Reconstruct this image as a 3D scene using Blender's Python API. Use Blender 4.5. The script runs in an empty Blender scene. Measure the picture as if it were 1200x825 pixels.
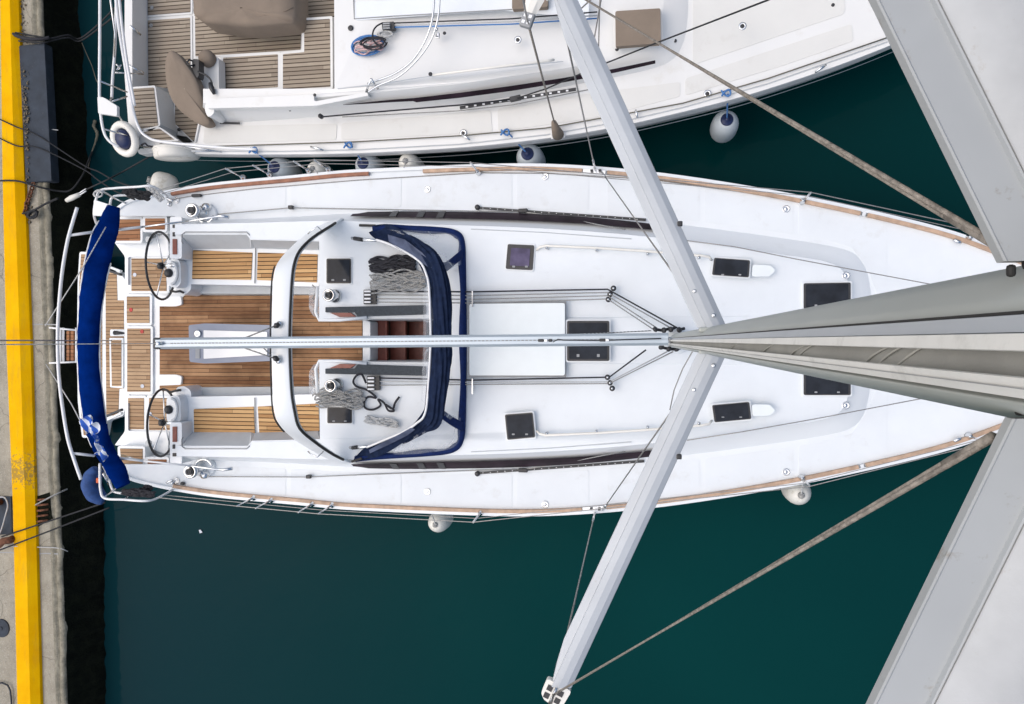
import bpy, bmesh, math, random
from mathutils import Vector, Matrix
from mathutils.geometry import tessellate_polygon
R = math.radians
random.seed(7)
SC = bpy.context.scene
COL = SC.collection

# ------------------------------------------------------------------ camera
CZ = 10.70                       # lens height above the water, just behind the mast
F = 873.0                        # focal length in photograph pixels (1200 wide)
n = Vector((150.0, 13.5, -F)).normalized()          # straight down, seen in camera axes
ez = -n
ey = Vector((0, F, 13.5)).normalized()           # athwartships: the boat's centreline plane holds the lens
ex = ey.cross(ez)
W2C = Matrix((ex, ey, ez)).transposed()
C2W = W2C.transposed()
cam_d = bpy.data.cameras.new('camera')
cam = bpy.data.objects.new('camera', cam_d)
COL.objects.link(cam)
cam_d.sensor_width = 36.0
cam_d.lens = F / 1200 * 36.0
cam_d.clip_start = 0.02
cam_d.clip_end = 3000
m4 = C2W.to_4x4()
m4.translation = (0, 0, CZ)
cam.matrix_world = m4
SC.camera = cam

# ------------------------------------------------------------------ light
SUN_EL, SUN_AZ = 62.0, -100.0
world = bpy.data.worlds.new('World')
SC.world = world
world.use_nodes = True
wn = world.node_tree
bg = wn.nodes['Background']
sky = wn.nodes.new('ShaderNodeTexSky')
sky.sky_type = 'NISHITA'
sky.sun_disc = False
sky.sun_elevation = R(SUN_EL)
sky.sun_rotation = R(SUN_AZ)
sky.air_density = 1.0
sky.dust_density = 4.0
sky.ozone_density = 0.6
wn.links.new(sky.outputs[0], bg.inputs[0])
bg.inputs[1].default_value = 0.12
sun_d = bpy.data.lights.new('sun', 'SUN')
sun_d.energy = 1.5
sun_d.angle = R(110)
sun_d.color = (1.0, 0.96, 0.90)
sun = bpy.data.objects.new('sun', sun_d)
COL.objects.link(sun)
az = R(SUN_AZ)
sdir = Vector((math.sin(az) * math.cos(R(SUN_EL)), math.cos(az) * math.cos(R(SUN_EL)), math.sin(R(SUN_EL))))
sun.rotation_euler = sdir.to_track_quat('Z', 'Y').to_euler()
SC.view_settings.view_transform = 'Standard'
SC.view_settings.look = 'None'
SC.view_settings.exposure = 0.30
SC.view_settings.gamma = 1.0
SC.view_settings.use_curve_mapping = False
SC.render.engine = 'CYCLES'
SC.render.resolution_x = 1024
SC.render.resolution_y = 704

# ------------------------------------------------------------------ helpers
def P(px, py, z):
    """world point at height z that the photograph shows at pixel px, py"""
    d = C2W @ Vector((px - 600.0, 412.5 - py, -F))
    t = (z - CZ) / d.z
    return Vector((d.x * t, d.y * t, z))

def PP(pts, z):
    return [P(a, b, z) for a, b in pts]

def P3(pts):
    return [P(a, b, c) for a, b, c in pts]

CY = 399.0
def mir(pts):
    return [(p[0], 2 * CY - p[1]) + tuple(p[2:]) for p in pts]

def both(pts):
    """port half traced aft to bow; closed by its mirror image"""
    return list(pts) + mir(reversed(list(pts)))

def smooth(pts, k=6, closed=False):
    pts = [Vector(p) for p in pts]
    N = len(pts)
    out = []
    rng = range(N if closed else N - 1)
    for i in rng:
        if closed:
            p0, p1, p2, p3 = pts[i - 1], pts[i], pts[(i + 1) % N], pts[(i + 2) % N]
        else:
            p0, p1, p2, p3 = pts[max(i - 1, 0)], pts[i], pts[i + 1], pts[min(i + 2, N - 1)]
        for j in range(k):
            t = j / k
            out.append(0.5 * ((2 * p1) + (p2 - p0) * t + (2 * p0 - 5 * p1 + 4 * p2 - p3) * t * t
                              + (3 * p1 - p0 - 3 * p2 + p3) * t ** 3))
    if not closed:
        out.append(pts[-1])
    return out

def rounded(pts, r, k=4):
    """round the corners of a 3D polygon lying in a horizontal plane"""
    N = len(pts)
    out = []
    for i in range(N):
        p, a, b = pts[i], pts[i - 1], pts[(i + 1) % N]
        da, db = (a - p), (b - p)
        rr = min(r, da.length * .45, db.length * .45)
        s, e = p + da.normalized() * rr, p + db.normalized() * rr
        for j in range(k + 1):
            t = j / k
            out.append(s * (1 - t) ** 2 + p * 2 * t * (1 - t) + e * t * t)
    return out

class MB:
    def __init__(self):
        self.v, self.f = [], []
    def add(self, vs, fs):
        o = len(self.v)
        self.v += [Vector(v) for v in vs]
        self.f += [tuple(i + o for i in f) for f in fs]
        return self
    def prism(self, outline, th, holes=()):
        """plate whose top is the outline (its own z) and which goes th down"""
        loops = [list(outline)] + [list(h) for h in holes]
        flat = [Vector((p.x, p.y, 0)) for l in loops for p in l]
        allp = [p for l in loops for p in l]
        tris = tessellate_polygon([[Vector((p.x, p.y, 0)) for p in l] for l in loops])
        N = len(allp)
        fs = []
        for t in tris:
            a, b, c = [flat[i] for i in t]
            if (b - a).cross(c - a).z < 0:
                t = (t[0], t[2], t[1])
            fs.append(tuple(t))
            fs.append((t[0] + N, t[2] + N, t[1] + N))
        o = 0
        for li, l in enumerate(loops):
            k = len(l)
            area = sum(l[i].x * l[(i + 1) % k].y - l[(i + 1) % k].x * l[i].y for i in range(k))
            ccw = area > 0
            if li:
                ccw = not ccw
            for i in range(k):
                a, b = o + i, o + (i + 1) % k
                fs.append((a, a + N, b + N, b) if ccw else (b, b + N, a + N, a))
            o += k
        return self.add(allp + [p - Vector((0, 0, th)) for p in allp], fs)
    def tube(self, pts, r, seg=8, closed=False, cap=True, fr=None, flat=1.0):
        pts = [Vector(p) for p in pts]
        N = len(pts)
        vs, fs = [], []
        up = None
        for i, p in enumerate(pts):
            a = pts[i - 1] if (i > 0 or closed) else p
            b = pts[(i + 1) % N] if (i < N - 1 or closed) else p
            t = (b - a)
            if t.length < 1e-9:
                t = Vector((0, 0, 1))
            t.normalize()
            if up is None:
                up = Vector((0, 0, 1)) if abs(t.z) < .9 else Vector((0, 1, 0))
            s = t.cross(up)
            if s.length < 1e-6:
                s = t.orthogonal()
            s.normalize()
            u = s.cross(t).normalized()
            up = u
            rr = r[i] if isinstance(r, (list, tuple)) else r
            for k in range(seg):
                a_ = 2 * math.pi * k / seg
                q = fr(i / max(N - 1, 1), a_) if fr else 1.0
                vs.append(p + (s * math.cos(a_) + u * math.sin(a_) * flat) * rr * q)
        M = N if closed else N - 1
        for i in range(M):
            for k in range(seg):
                a, b = i * seg + k, i * seg + (k + 1) % seg
                c, d = ((i + 1) % N) * seg + (k + 1) % seg, ((i + 1) % N) * seg + k
                fs.append((a, b, c, d))
        if cap and not closed:
            fs.append(tuple(reversed(range(seg))))
            fs.append(tuple((N - 1) * seg + k for k in range(seg)))
        return self.add(vs, fs)
    def lathe(self, prof, seg=20, c=(0, 0, 0), ax=None):
        """profile (radius, height) turned about z (or about axis ax)"""
        c = Vector(c)
        q = Vector(ax).to_track_quat('Z', 'Y') if ax is not None else None
        vs, fs = [], []
        for r, h in prof:
            for k in range(seg):
                a = 2 * math.pi * k / seg
                v = Vector((r * math.cos(a), r * math.sin(a), h))
                vs.append((q @ v if q else v) + c)
        for i in range(len(prof) - 1):
            for k in range(seg):
                a, b = i * seg + k, i * seg + (k + 1) % seg
                fs.append((a, b, b + seg, a + seg))
        fs.append(tuple(reversed(range(seg))))
        fs.append(tuple((len(prof) - 1) * seg + k for k in range(seg)))
        return self.add(vs, fs)
    def box(self, c, s, rot=None):
        c = Vector(c)
        vs = []
        for x in (-.5, .5):
            for y in (-.5, .5):
                for z in (-.5, .5):
                    v = Vector((x * s[0], y * s[1], z * s[2]))
                    vs.append((rot @ v if rot else v) + c)
        return self.add(vs, [(0, 1, 3, 2), (4, 6, 7, 5), (0, 4, 5, 1), (2, 3, 7, 6), (0, 2, 6, 4), (1, 5, 7, 3)])
    def bar(self, a, b, w, h):
        """rectangular bar from a to b, w wide, h high"""
        a, b = Vector(a), Vector(b)
        t = (b - a).normalized()
        s = t.cross(Vector((0, 0, 1)))
        s = s.normalized() if s.length > 1e-5 else Vector((1, 0, 0))
        u = s.cross(t)
        vs = [p + s * i * w / 2 + u * j * h / 2 for p in (a, b) for i, j in ((-1, -1), (1, -1), (1, 1), (-1, 1))]
        return self.add(vs, [(3, 2, 1, 0), (4, 5, 6, 7), (0, 1, 5, 4), (1, 2, 6, 5), (2, 3, 7, 6), (3, 0, 4, 7)])
    def grid(self, rows, closed_v=False, closed_u=False):
        nu, nv = len(rows), len(rows[0])
        vs = [p for r in rows for p in r]
        fs = []
        for i in range(nu if closed_u else nu - 1):
            for j in range(nv if closed_v else nv - 1):
                a = i * nv + j
                b = i * nv + (j + 1) % nv
                c = ((i + 1) % nu) * nv + (j + 1) % nv
                d = ((i + 1) % nu) * nv + j
                fs.append((a, b, c, d))
        return self.add(vs, fs)
    def mesh(self, name, mat, off, sm):
        me = bpy.data.meshes.new(name)
        me.from_pydata([v - off for v in self.v], [], self.f)
        me.materials.append(mat)
        bm = bmesh.new()
        bm.from_mesh(me)
        bmesh.ops.recalc_face_normals(bm, faces=bm.faces)
        bm.to_mesh(me)
        bm.free()
        if sm:
            for p in me.polygons:
                p.use_smooth = True
        return me

OFF = {}
def link(name, mb, mat, parent=None, sm=False, bev=0.0, off=None, loc=None):
    """one mesh object; part of parent, sharing its origin unless off / loc say otherwise"""
    if parent is not None:
        base = OFF[parent.name]
    else:
        base = Vector(off) if off is not None else Vector((0, 0, 0))
    o = bpy.data.objects.new(name, mb.mesh(name, mat, base, sm))
    COL.objects.link(o)
    if parent is not None:
        o.parent = parent
    else:
        o.location = base
    OFF[o.name] = base
    if bev:
        b = o.modifiers.new('bevel', 'BEVEL')
        b.width = bev
        b.segments = 2
        b.limit_method = 'ANGLE'
        b.angle_limit = R(35)
        b.use_clamp_overlap = True
    return o

def tag(o, label, cat, group=None):
    o['label'] = label
    o['category'] = cat
    if group:
        o['group'] = group
    return o

def thing(name, loc, label, cat, group=None):
    o = bpy.data.objects.new(name, None)
    o.empty_display_size = .2
    COL.objects.link(o)
    o.location = loc
    OFF[o.name] = Vector(loc)
    return tag(o, label, cat, group)

def struct(o):
    o['kind'] = 'structure'
    return o

def copy_tree(o, loc, rotz=None):
    c = o.copy()
    COL.objects.link(c)
    c.location = loc
    if rotz is not None:
        c.rotation_euler.z = rotz
    OFF[c.name] = Vector(loc)
    for ch in list(o.children):
        k = ch.copy()
        COL.objects.link(k)
        k.parent = c
        for g in ch.children:
            h = g.copy()
            COL.objects.link(h)
            h.parent = k
    return c

# ------------------------------------------------------------------ materials
class NT:
    def __init__(self, name):
        self.m = bpy.data.materials.new(name)
        self.m.use_nodes = True
        self.t = self.m.node_tree
        self.b = self.t.nodes['Principled BSDF']
    def new(self, kind, **kw):
        nd = self.t.nodes.new(kind)
        for k, v in kw.items():
            if k in nd.inputs:
                nd.inputs[k].default_value = v
            else:
                setattr(nd, k, v)
        return nd
    def l(self, a, b):
        self.t.links.new(a, b)
    def math(self, op, a, b=None, c=None):
        nd = self.t.nodes.new('ShaderNodeMath')
        nd.operation = op
        for i, x in enumerate((a, b, c)):
            if x is None:
                continue
            if isinstance(x, (int, float)):
                nd.inputs[i].default_value = x
            else:
                self.l(x, nd.inputs[i])
        return nd.outputs[0]
    def mix(self, fac, a, b):
        nd = self.t.nodes.new('ShaderNodeMix')
        nd.data_type = 'RGBA'
        for i, x in ((0, fac), (6, a), (7, b)):
            if isinstance(x, (int, float)):
                nd.inputs[i].default_value = x
            elif isinstance(x, tuple):
                nd.inputs[i].default_value = x + (1,)
            else:
                self.l(x, nd.inputs[i])
        return nd.outputs[2]
    def noise(self, scale, detail=4, rough=.55, vec=None, stretch=None):
        co = self.new('ShaderNodeTexCoord').outputs['Object'] if vec is None else vec
        if stretch:
            mp = self.t.nodes.new('ShaderNodeMapping')
            mp.inputs['Scale'].default_value = stretch
            self.l(co, mp.inputs[0])
            co = mp.outputs[0]
        nd = self.new('ShaderNodeTexNoise', Scale=scale, Detail=detail, Roughness=rough)
        self.l(co, nd.inputs['Vector'])
        return nd.outputs[0]
    def ramp(self, x, lo, hi):
        nd = self.t.nodes.new('ShaderNodeMapRange')
        nd.inputs[1].default_value = lo
        nd.inputs[2].default_value = hi
        self.l(x, nd.inputs[0])
        return nd.outputs[0]
    def bump(self, h, strength=.3, dist=.01):
        nd = self.new('ShaderNodeBump', Strength=strength, Distance=dist)
        self.l(h, nd.inputs['Height'])
        self.l(nd.outputs[0], self.b.inputs['Normal'])
    def base(self, col, rough=.5, metal=0.0, spec=None):
        if isinstance(col, tuple):
            self.b.inputs['Base Color'].default_value = col + (1,)
        else:
            self.l(col, self.b.inputs['Base Color'])
        if isinstance(rough, (int, float)):
            self.b.inputs['Roughness'].default_value = rough
        else:
            self.l(rough, self.b.inputs['Roughness'])
        self.b.inputs['Metallic'].default_value = metal
        if spec is not None:
            self.b.inputs['Specular IOR Level'].default_value = spec
        return self.m

def simple(name, col, rough=.5, metal=0.0, var=.12, scale=6.0, bump=0.0, dirt=None, spec=None, bscale=60):
    t = NT(name)
    nz = t.noise(scale, 5, .6)
    a = tuple(c * (1 - var) for c in col)
    b = tuple(min(1, c * (1 + var)) for c in col)
    c = t.mix(t.ramp(nz, .3, .7), a, b)
    if dirt:
        d = t.noise(dirt[1], 8, .7)
        c = t.mix(t.math('MULTIPLY', t.ramp(d, dirt[2], dirt[2] + .12), dirt[3]), c, dirt[0])
    t.base(c, rough, metal, spec)
    if bump:
        t.bump(t.noise(bscale, 3), bump, .004)
    return t.m

def teak(name, a, b, caulk, pitch, rough=.6, offy=0.0, dark=.5, cw=.13):
    t = NT(name)
    co = t.new('ShaderNodeTexCoord').outputs['Object']
    s = t.new('ShaderNodeSeparateXYZ')
    t.l(co, s.inputs[0])
    y = t.math('MULTIPLY', t.math('ADD', s.outputs[1], offy + 50), 1 / pitch)
    fr = t.math('FRACT', y)
    idx = t.math('FLOOR', y)
    edge = t.math('LESS_THAN', fr, cw)
    wn_ = t.new('ShaderNodeTexWhiteNoise', noise_dimensions='2D')
    cb = t.t.nodes.new('ShaderNodeCombineXYZ')
    t.l(idx, cb.inputs[0])
    r1 = t.new('ShaderNodeTexWhiteNoise', noise_dimensions='1D')
    t.l(idx, r1.inputs['W'])
    xx = t.math('ADD', t.math('MULTIPLY', s.outputs[0], .62), t.math('MULTIPLY', r1.outputs[0], 9.0))
    xi = t.math('FLOOR', xx)
    xf = t.math('FRACT', xx)
    butt = t.math('LESS_THAN', xf, .0035)
    t.l(xi, cb.inputs[1])
    t.l(cb.outputs[0], wn_.inputs['Vector'])
    grain = t.noise(9, 6, .65, stretch=(1.0, 14.0, 1.0))
    patch = t.noise(2.2, 4, .6)
    f = t.math('ADD', t.math('MULTIPLY', wn_.outputs[0], .45), t.math('MULTIPLY', grain, .55))
    wood = t.mix(t.ramp(f, .25, .8), a, b)
    wood = t.mix(t.math('MULTIPLY', t.ramp(patch, .45, .75), dark), wood, tuple(c * .45 for c in a))
    c = t.mix(t.math('MAXIMUM', edge, t.math('MULTIPLY', butt, .55)), wood, caulk)
    t.base(c, rough, spec=.15)
    t.bump(t.math('SUBTRACT', 1.0, edge), .35, .003)
    return t.m

def rope_mat(name, a, b, scale=55):
    t = NT(name)
    co = t.new('ShaderNodeTexCoord').outputs['Object']
    w = t.new('ShaderNodeTexWave', Scale=scale, Distortion=1.2)
    w.bands_direction = 'DIAGONAL'
    t.l(co, w.inputs[0])
    t.base(t.mix(t.ramp(w.outputs[1], .35, .65), a, b), .85)
    t.bump(w.outputs[1], .5, .004)
    return t.m

M = {}
M['gel'] = simple('white_gelcoat', (.755, .79, .815), .28, var=.02, scale=1.2, dirt=((.52, .52, .50), 2.3, .62, .16))
M['gel_deck'] = simple('white_nonskid', (.74, .78, .81), .55, var=.025, scale=2.5, bump=.25, bscale=260, dirt=((.50, .50, .48), 3.1, .60, .18))
M['gel_cream'] = simple('cream_gelcoat', (.78, .765, .71), .35, var=.025, scale=1.1, dirt=((.5, .48, .42), 2.7, .6, .2))
M['nonskid'] = simple('fine_nonskid', (.73, .77, .80), .7, var=.03, scale=1.8, bump=.35, bscale=200, dirt=((.52, .51, .48), 3.4, .57, .22))
M['gel_nb'] = simple('warm_white_gelcoat', (.72, .725, .715), .32, var=.03, scale=.9, dirt=((.55, .52, .45), 2.9, .58, .25))
M['cream_deck'] = simple('cream_nonskid', (.675, .675, .65), .65, var=.03, scale=1.6, bump=.3, bscale=240, dirt=((.42, .38, .32), 2.4, .58, .22))
M['grey_shell'] = simple('grey_trim_and_shade', (.52, .55, .57), .45, var=.05)  # grey trim and seams; also painted shade on bench fronts and backrests
M['table_g'] = simple('grey_table_frame', (.22, .25, .32), .4, var=.05)
M['seam'] = simple('seam_grey', (.30, .31, .32), .6)
M['teak_sole'] = teak('worn_teak', (.23, .105, .047), (.50, .295, .155), (.03, .02, .015), .0545, dark=.6)
M['teak_seat'] = teak('fresh_teak', (.41, .22, .09), (.66, .42, .20), (.03, .018, .01), .0545, dark=.12, cw=.19)
M['teak_stern'] = teak('stern_teak', (.33, .20, .11), (.52, .36, .22), (.035, .022, .015), .0545, dark=.25)
M['teak_red'] = teak('red_teak', (.28, .12, .055), (.42, .215, .11), (.04, .02, .012), .0545, dark=.3)
M['teak_grey'] = teak('grey_teak', (.27, .225, .175), (.42, .36, .285), (.07, .052, .04), .0545, dark=.12, cw=.24)
M['rail_wood'] = simple('toe_rail_teak', (.48, .33, .23), .6, var=.25, scale=9)
M['rail_wood_red'] = simple('toe_rail_red', (.30, .13, .075), .6, var=.3, scale=9)
M['mahogany'] = simple('mahogany', (.21, .058, .040), .4, var=.25, scale=12)
M['navy'] = simple('navy_canvas', (.012, .021, .052), .9, var=.35, scale=14, bump=.4, bscale=500, spec=.1)
M['navy_edge'] = simple('navy_edge', (.006, .018, .085), .8, var=.25, scale=20, spec=.15)
M['blue'] = simple('blue_canvas', (.001, .016, .125), .95, var=.3, scale=5, bump=.4, bscale=400, spec=.0)
M['brown'] = simple('brown_canvas', (.225, .18, .14), .95, var=.08, scale=4, bump=.3, bscale=400)
M['steel'] = simple('stainless', (.72, .73, .74), .18, 1.0, var=.06)
M['tube'] = simple('white_tube', (.78, .79, .80), .3, .0, var=.05)
M['wire'] = simple('wire_rope', (.33, .32, .31), .45, .6, var=.3, scale=80)
M['rod'] = simple('weathered_strand', (.25, .225, .195), .7, .0, var=.45, scale=70, bump=.5, bscale=300)
M['alu'] = simple('anodised_alloy', (.47, .50, .53), .42, .25, var=.06, scale=3, dirt=((.30, .27, .24), 16, .66, .5))
M['alu_top'] = simple('shaded_stained_alloy', (.37, .39, .40), .5, .05, var=.09, scale=3, dirt=((.20, .16, .11), 22, .60, .75))  # same alloy as the lower spreaders, shade put into its base, plus brown stains
M['alu_mast'] = simple('mast_alloy', (.42, .445, .42), .45, .1, var=.05, scale=1.5, dirt=((.26, .27, .25), 5, .6, .25))
M['mast_lip'] = simple('mast_slot_edge', (.70, .70, .67), .55, .0, var=.06, scale=8, dirt=((.4, .4, .37), 9, .55, .4))
M['sail'] = simple('furled_sailcloth', (.36, .36, .34), .75, var=.12, scale=4, bump=.5, bscale=40)
M['fold'] = simple('sail_fold_cloth', (.46, .46, .43), .8)
M['chalk'] = simple('chalky_fairing', (.46, .475, .485), .8, var=.20, scale=4, dirt=((.34, .30, .25), 30, .60, .6), bump=.10, bscale=120)
M['boom'] = simple('boom_alloy', (.48, .55, .61), .35, .2, var=.04, scale=2)
M['boom_top'] = simple('boom_track', (.56, .61, .65), .5, .2, var=.05)
M['black'] = simple('black_plastic', (.022, .023, .026), .4, var=.3, scale=20)
M['blackrope'] = rope_mat('black_line', (.012, .012, .016), (.04, .04, .05))
M['greyrope'] = rope_mat('grey_line', (.10, .10, .10), (.55, .55, .53))
M['paleline'] = rope_mat('pale_line', (.42, .42, .42), (.70, .70, .68))
M['whiterope'] = rope_mat('white_flecked_line', (.30, .32, .34), (.70, .70, .68))
M['bluerope'] = rope_mat('blue_line', (.03, .12, .35), (.12, .30, .62))
M['pinkrope'] = rope_mat('pink_line', (.55, .25, .25), (.68, .60, .60))
M['mooring'] = rope_mat('dark_mooring', (.008, .009, .012), (.028, .03, .034))
M['muddy'] = rope_mat('weedy_line', (.10, .09, .06), (.20, .19, .15))
M['rust'] = simple('rusty_iron', (.14, .055, .028), .9, var=.6, scale=25, bump=.6, bscale=80)
M['rubber'] = simple('black_rubber', (.02, .02, .02), .7, var=.2)
M['tread'] = simple('charcoal_mat', (.035, .045, .055), .7, var=.35, scale=30)
M['fender_w'] = simple('white_fender_vinyl', (.70, .69, .64), .45, var=.06, scale=8, dirt=((.40, .37, .28), 7, .55, .6))
M['fender_g'] = simple('pale_blue_fender_vinyl', (.50, .55, .58), .4, var=.05, scale=6, dirt=((.34, .36, .34), 6, .58, .5))
M['fender_b'] = simple('blue_fender_end', (.010, .020, .075), .45, var=.2)
M['buoy_blue'] = simple('blue_buoy_cover', (.018, .06, .20), .8, var=.35, scale=10)
M['orange'] = simple('orange_mark', (.65, .13, .04), .6)
M['cloth_w'] = simple('white_cloth', (.65, .68, .74), .85, var=.1)
M['flag_b'] = simple('flag_blue', (.03, .12, .50), .8, var=.15)
M['panel_w'] = simple('pale_green_panel', (.75, .80, .81), .25, var=.02)
M['table_w'] = simple('table_leaf_white', (.80, .80, .80), .3, var=.02)
M['red_mark'] = simple('red_mark', (.5, .05, .04), .6)
M['inside'] = simple('cabin_interior', (.07, .045, .035), .7, var=.3)
M['plate_blue'] = simple('blue_grey_fender_board', (.024, .034, .050), .8, var=.3, scale=5, dirt=((.25, .24, .22), 18, .63, .6), bump=.4, bscale=60)
M['wetwood'] = simple('bilge', (.03, .03, .03), .5)

def glassy(name, col, rough=.06, alpha=1.0, var=.3, scale=5):
    t = NT(name)
    nz = t.noise(scale, 4)
    t.base(t.mix(t.ramp(nz, .35, .65), tuple(c * (1 - var) for c in col), tuple(c * (1 + var) for c in col)), rough)
    t.b.inputs['Alpha'].default_value = alpha
    t.b.inputs['Specular IOR Level'].default_value = .12
    return t.m
M['glass'] = glassy('smoked_acrylic', (.020, .024, .032), .10)
M['glass_p'] = glassy('purple_acrylic', (.10, .085, .15), .15)
M['window'] = glassy('smoked_side_window', (.020, .012, .018), .5, var=.5, scale=4)
M['window'].node_tree.nodes['Principled BSDF'].inputs['Specular IOR Level'].default_value = .12

def vinyl():
    t = NT('clear_vinyl')
    w = t.noise(2.0, 2, .45)
    w2 = t.noise(5, 1, .4, stretch=(1, 3, 1))
    t.base((.62, .66, .72), .12)
    h = t.math('ADD', w, t.math('MULTIPLY', w2, .35))
    t.bump(h, .6, .05)
    streak = t.ramp(t.math('ABSOLUTE', t.math('SUBTRACT', w, .5)), .0, .03)
    al = t.math('SUBTRACT', .46, t.math('MULTIPLY', streak, .22))
    t.l(al, t.b.inputs['Alpha'])
    return t.m
M['vinyl'] = vinyl()
M['smoke'] = glassy('smoked_vinyl', (.11, .13, .20), .15, .85)

def water_mat():
    t = NT('harbour_water')
    co = t.new('ShaderNodeTexCoord').outputs['Object']
    big = t.noise(.12, 3, .5)
    s = t.new('ShaderNodeSeparateXYZ')
    t.l(co, s.inputs[0])
    sky_sheen = t.ramp(s.outputs[0], -1.5, -8.0)       # sky reflection painted in: bluer and paler towards the quay
    deep = t.mix(t.ramp(big, .35, .7), (.0006, .024, .026), (.001, .036, .036))
    c = t.mix(sky_sheen, deep, (.004, .026, .033))
    t.base(c, .04, spec=.04)
    t.b.inputs['IOR'].default_value = 1.33
    w1 = t.noise(1.1, 3, .5)
    w2 = t.noise(6.0, 2, .5)
    t.bump(t.math('ADD', w1, t.math('MULTIPLY', w2, .15)), .12, .10)
    return t.m
M['water'] = water_mat()

def concrete():
    t = NT('quay_concrete')
    a = t.noise(1.6, 6, .65)
    b = t.noise(14, 8, .7)
    sp = t.noise(70, 3, .6)
    c = t.mix(t.ramp(a, .35, .68), (.245, .225, .18), (.39, .36, .29))
    c = t.mix(t.math('MULTIPLY', t.ramp(b, .53, .68), .6), c, (.20, .18, .15))
    c = t.mix(t.math('MULTIPLY', t.ramp(sp, .58, .68), .6), c, (.55, .53, .48))
    v = t.new('ShaderNodeTexVoronoi', feature='DISTANCE_TO_EDGE', Scale=.62)
    co = t.new('ShaderNodeTexCoord').outputs['Object']
    wob = t.new('ShaderNodeTexNoise', Scale=5.0)
    t.l(co, wob.inputs[0])
    add = t.new('ShaderNodeVectorMath', operation='MULTIPLY_ADD')
    t.l(wob.outputs[1], add.inputs[0])
    add.inputs[1].default_value = (.18, .18, .18)
    t.l(co, add.inputs[2])
    t.l(add.outputs[0], v.inputs['Vector'])
    crack = t.math('LESS_THAN', v.outputs[0], .0035)
    c = t.mix(t.math('MULTIPLY', crack, .45), c, (.08, .07, .06))
    t.base(c, .9)
    t.bump(t.math('ADD', a, t.math('ADD', b, t.math('MULTIPLY', crack, -.5))), .6, .02)
    return t.m
M['concrete'] = concrete()

def edge_conc():
    t = NT('quay_edge_concrete')
    a = t.noise(5, 8, .7)
    b = t.noise(20, 8, .75, stretch=(1.0, .7, 1.0))
    c = t.mix(t.ramp(a, .4, .65), (.21, .195, .15), (.38, .35, .27))
    c = t.mix(t.math('MULTIPLY', t.ramp(b, .55, .66), .7), c, (.10, .09, .06))
    t.base(c, .9)
    t.bump(t.math('ADD', a, b), .8, .03)
    return t.m
M['edge'] = edge_conc()

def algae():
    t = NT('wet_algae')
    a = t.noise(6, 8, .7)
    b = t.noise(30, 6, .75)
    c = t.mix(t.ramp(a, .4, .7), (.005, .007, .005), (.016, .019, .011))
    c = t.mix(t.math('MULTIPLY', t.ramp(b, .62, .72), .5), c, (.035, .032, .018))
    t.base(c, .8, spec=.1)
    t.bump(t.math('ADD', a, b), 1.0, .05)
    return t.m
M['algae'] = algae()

def yellow():
    t = NT('yellow_paint')
    a = t.noise(2.0, 5, .6)
    c = t.mix(t.ramp(a, .3, .7), (.74, .36, .0), (.84, .48, .002))
    w = t.noise(20, 8, .75, stretch=(1, 1, 1))
    co = t.new('ShaderNodeTexCoord').outputs['Object']
    s = t.new('ShaderNodeSeparateXYZ')
    t.l(co, s.inputs[0])
    zone = t.math('SUBTRACT', 1.0, t.ramp(t.math('ABSOLUTE', t.math('ADD', s.outputs[1], 1.98)), .08, .5))
    mask = t.math('GREATER_THAN', t.math('ADD', w, t.math('MULTIPLY', zone, .22)), .70)
    smear = t.noise(3.5, 6, .7, stretch=(3.0, .5, 1.0))
    c = t.mix(t.math('MULTIPLY', t.ramp(smear, .52, .72), .35), c, (.42, .25, .04))
    c = t.mix(t.math('MULTIPLY', mask, .85), c, (.34, .22, .06))
    t.base(c, .6, spec=.03)
    t.bump(w, .3, .006)
    return t.m
M['yellow'] = yellow()

# ================================================================== SETTING
g = MB()
g.grid([[Vector((x, y, 0)) for y in (-400, -40, -12, -6, -3, 0, 3, 6, 12, 40, 400)] for x in (-400, -40, -12, -8, -6, -3, 0, 3, 6, 12, 40, 400)])
struct(link('water', g, M['water']))
ZQ = .62
def qx(y):                       # quay edge in pixels
    return 47.5 + (y) * .058 - .000025 * y * y
pa, pb = P(46, -60, ZQ), P(79, 880, ZQ)
qd = (pb - pa).normalized()
def qat(y_px, dx=0.0, z=ZQ):     # point along the quay edge, dx metres towards the water
    p = P(46 + (y_px + 60) * 33 / 940, y_px, ZQ)
    return Vector((p.x + dx, p.y, z))
A, B = pa - qd * 60, pb + qd * 60
q = MB().prism([A + Vector((-.17, 0, 0)), B + Vector((-.17, 0, 0)), B - Vector((80, 0, 0)), A - Vector((80, 0, 0))], 1.6)
quay = struct(link('quay', q, M['concrete']))
# rough edge course of the quay: with a joint groove along it
N = 260
rows = []
for i in range(N + 1):
    t = -.6 + 2.2 * i / N
    p = pa.lerp(pb, t)
    j = random.uniform(-.012, .012)
    rows.append([p + Vector(v) for v in ((-.165, 0, .004), (-.12 + j, 0, .004 + j * .2), (-.10 + j, 0, -.03), (-.075 + j, 0, .0),
                                        (-.02 + j, 0, -.006), (.0 + j * 1.6, 0, -.04), (.005, 0, -1.6))])
struct(link('quay_edge', MB().grid(rows), M['edge'], sm=True))
walk = 0.0
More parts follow.
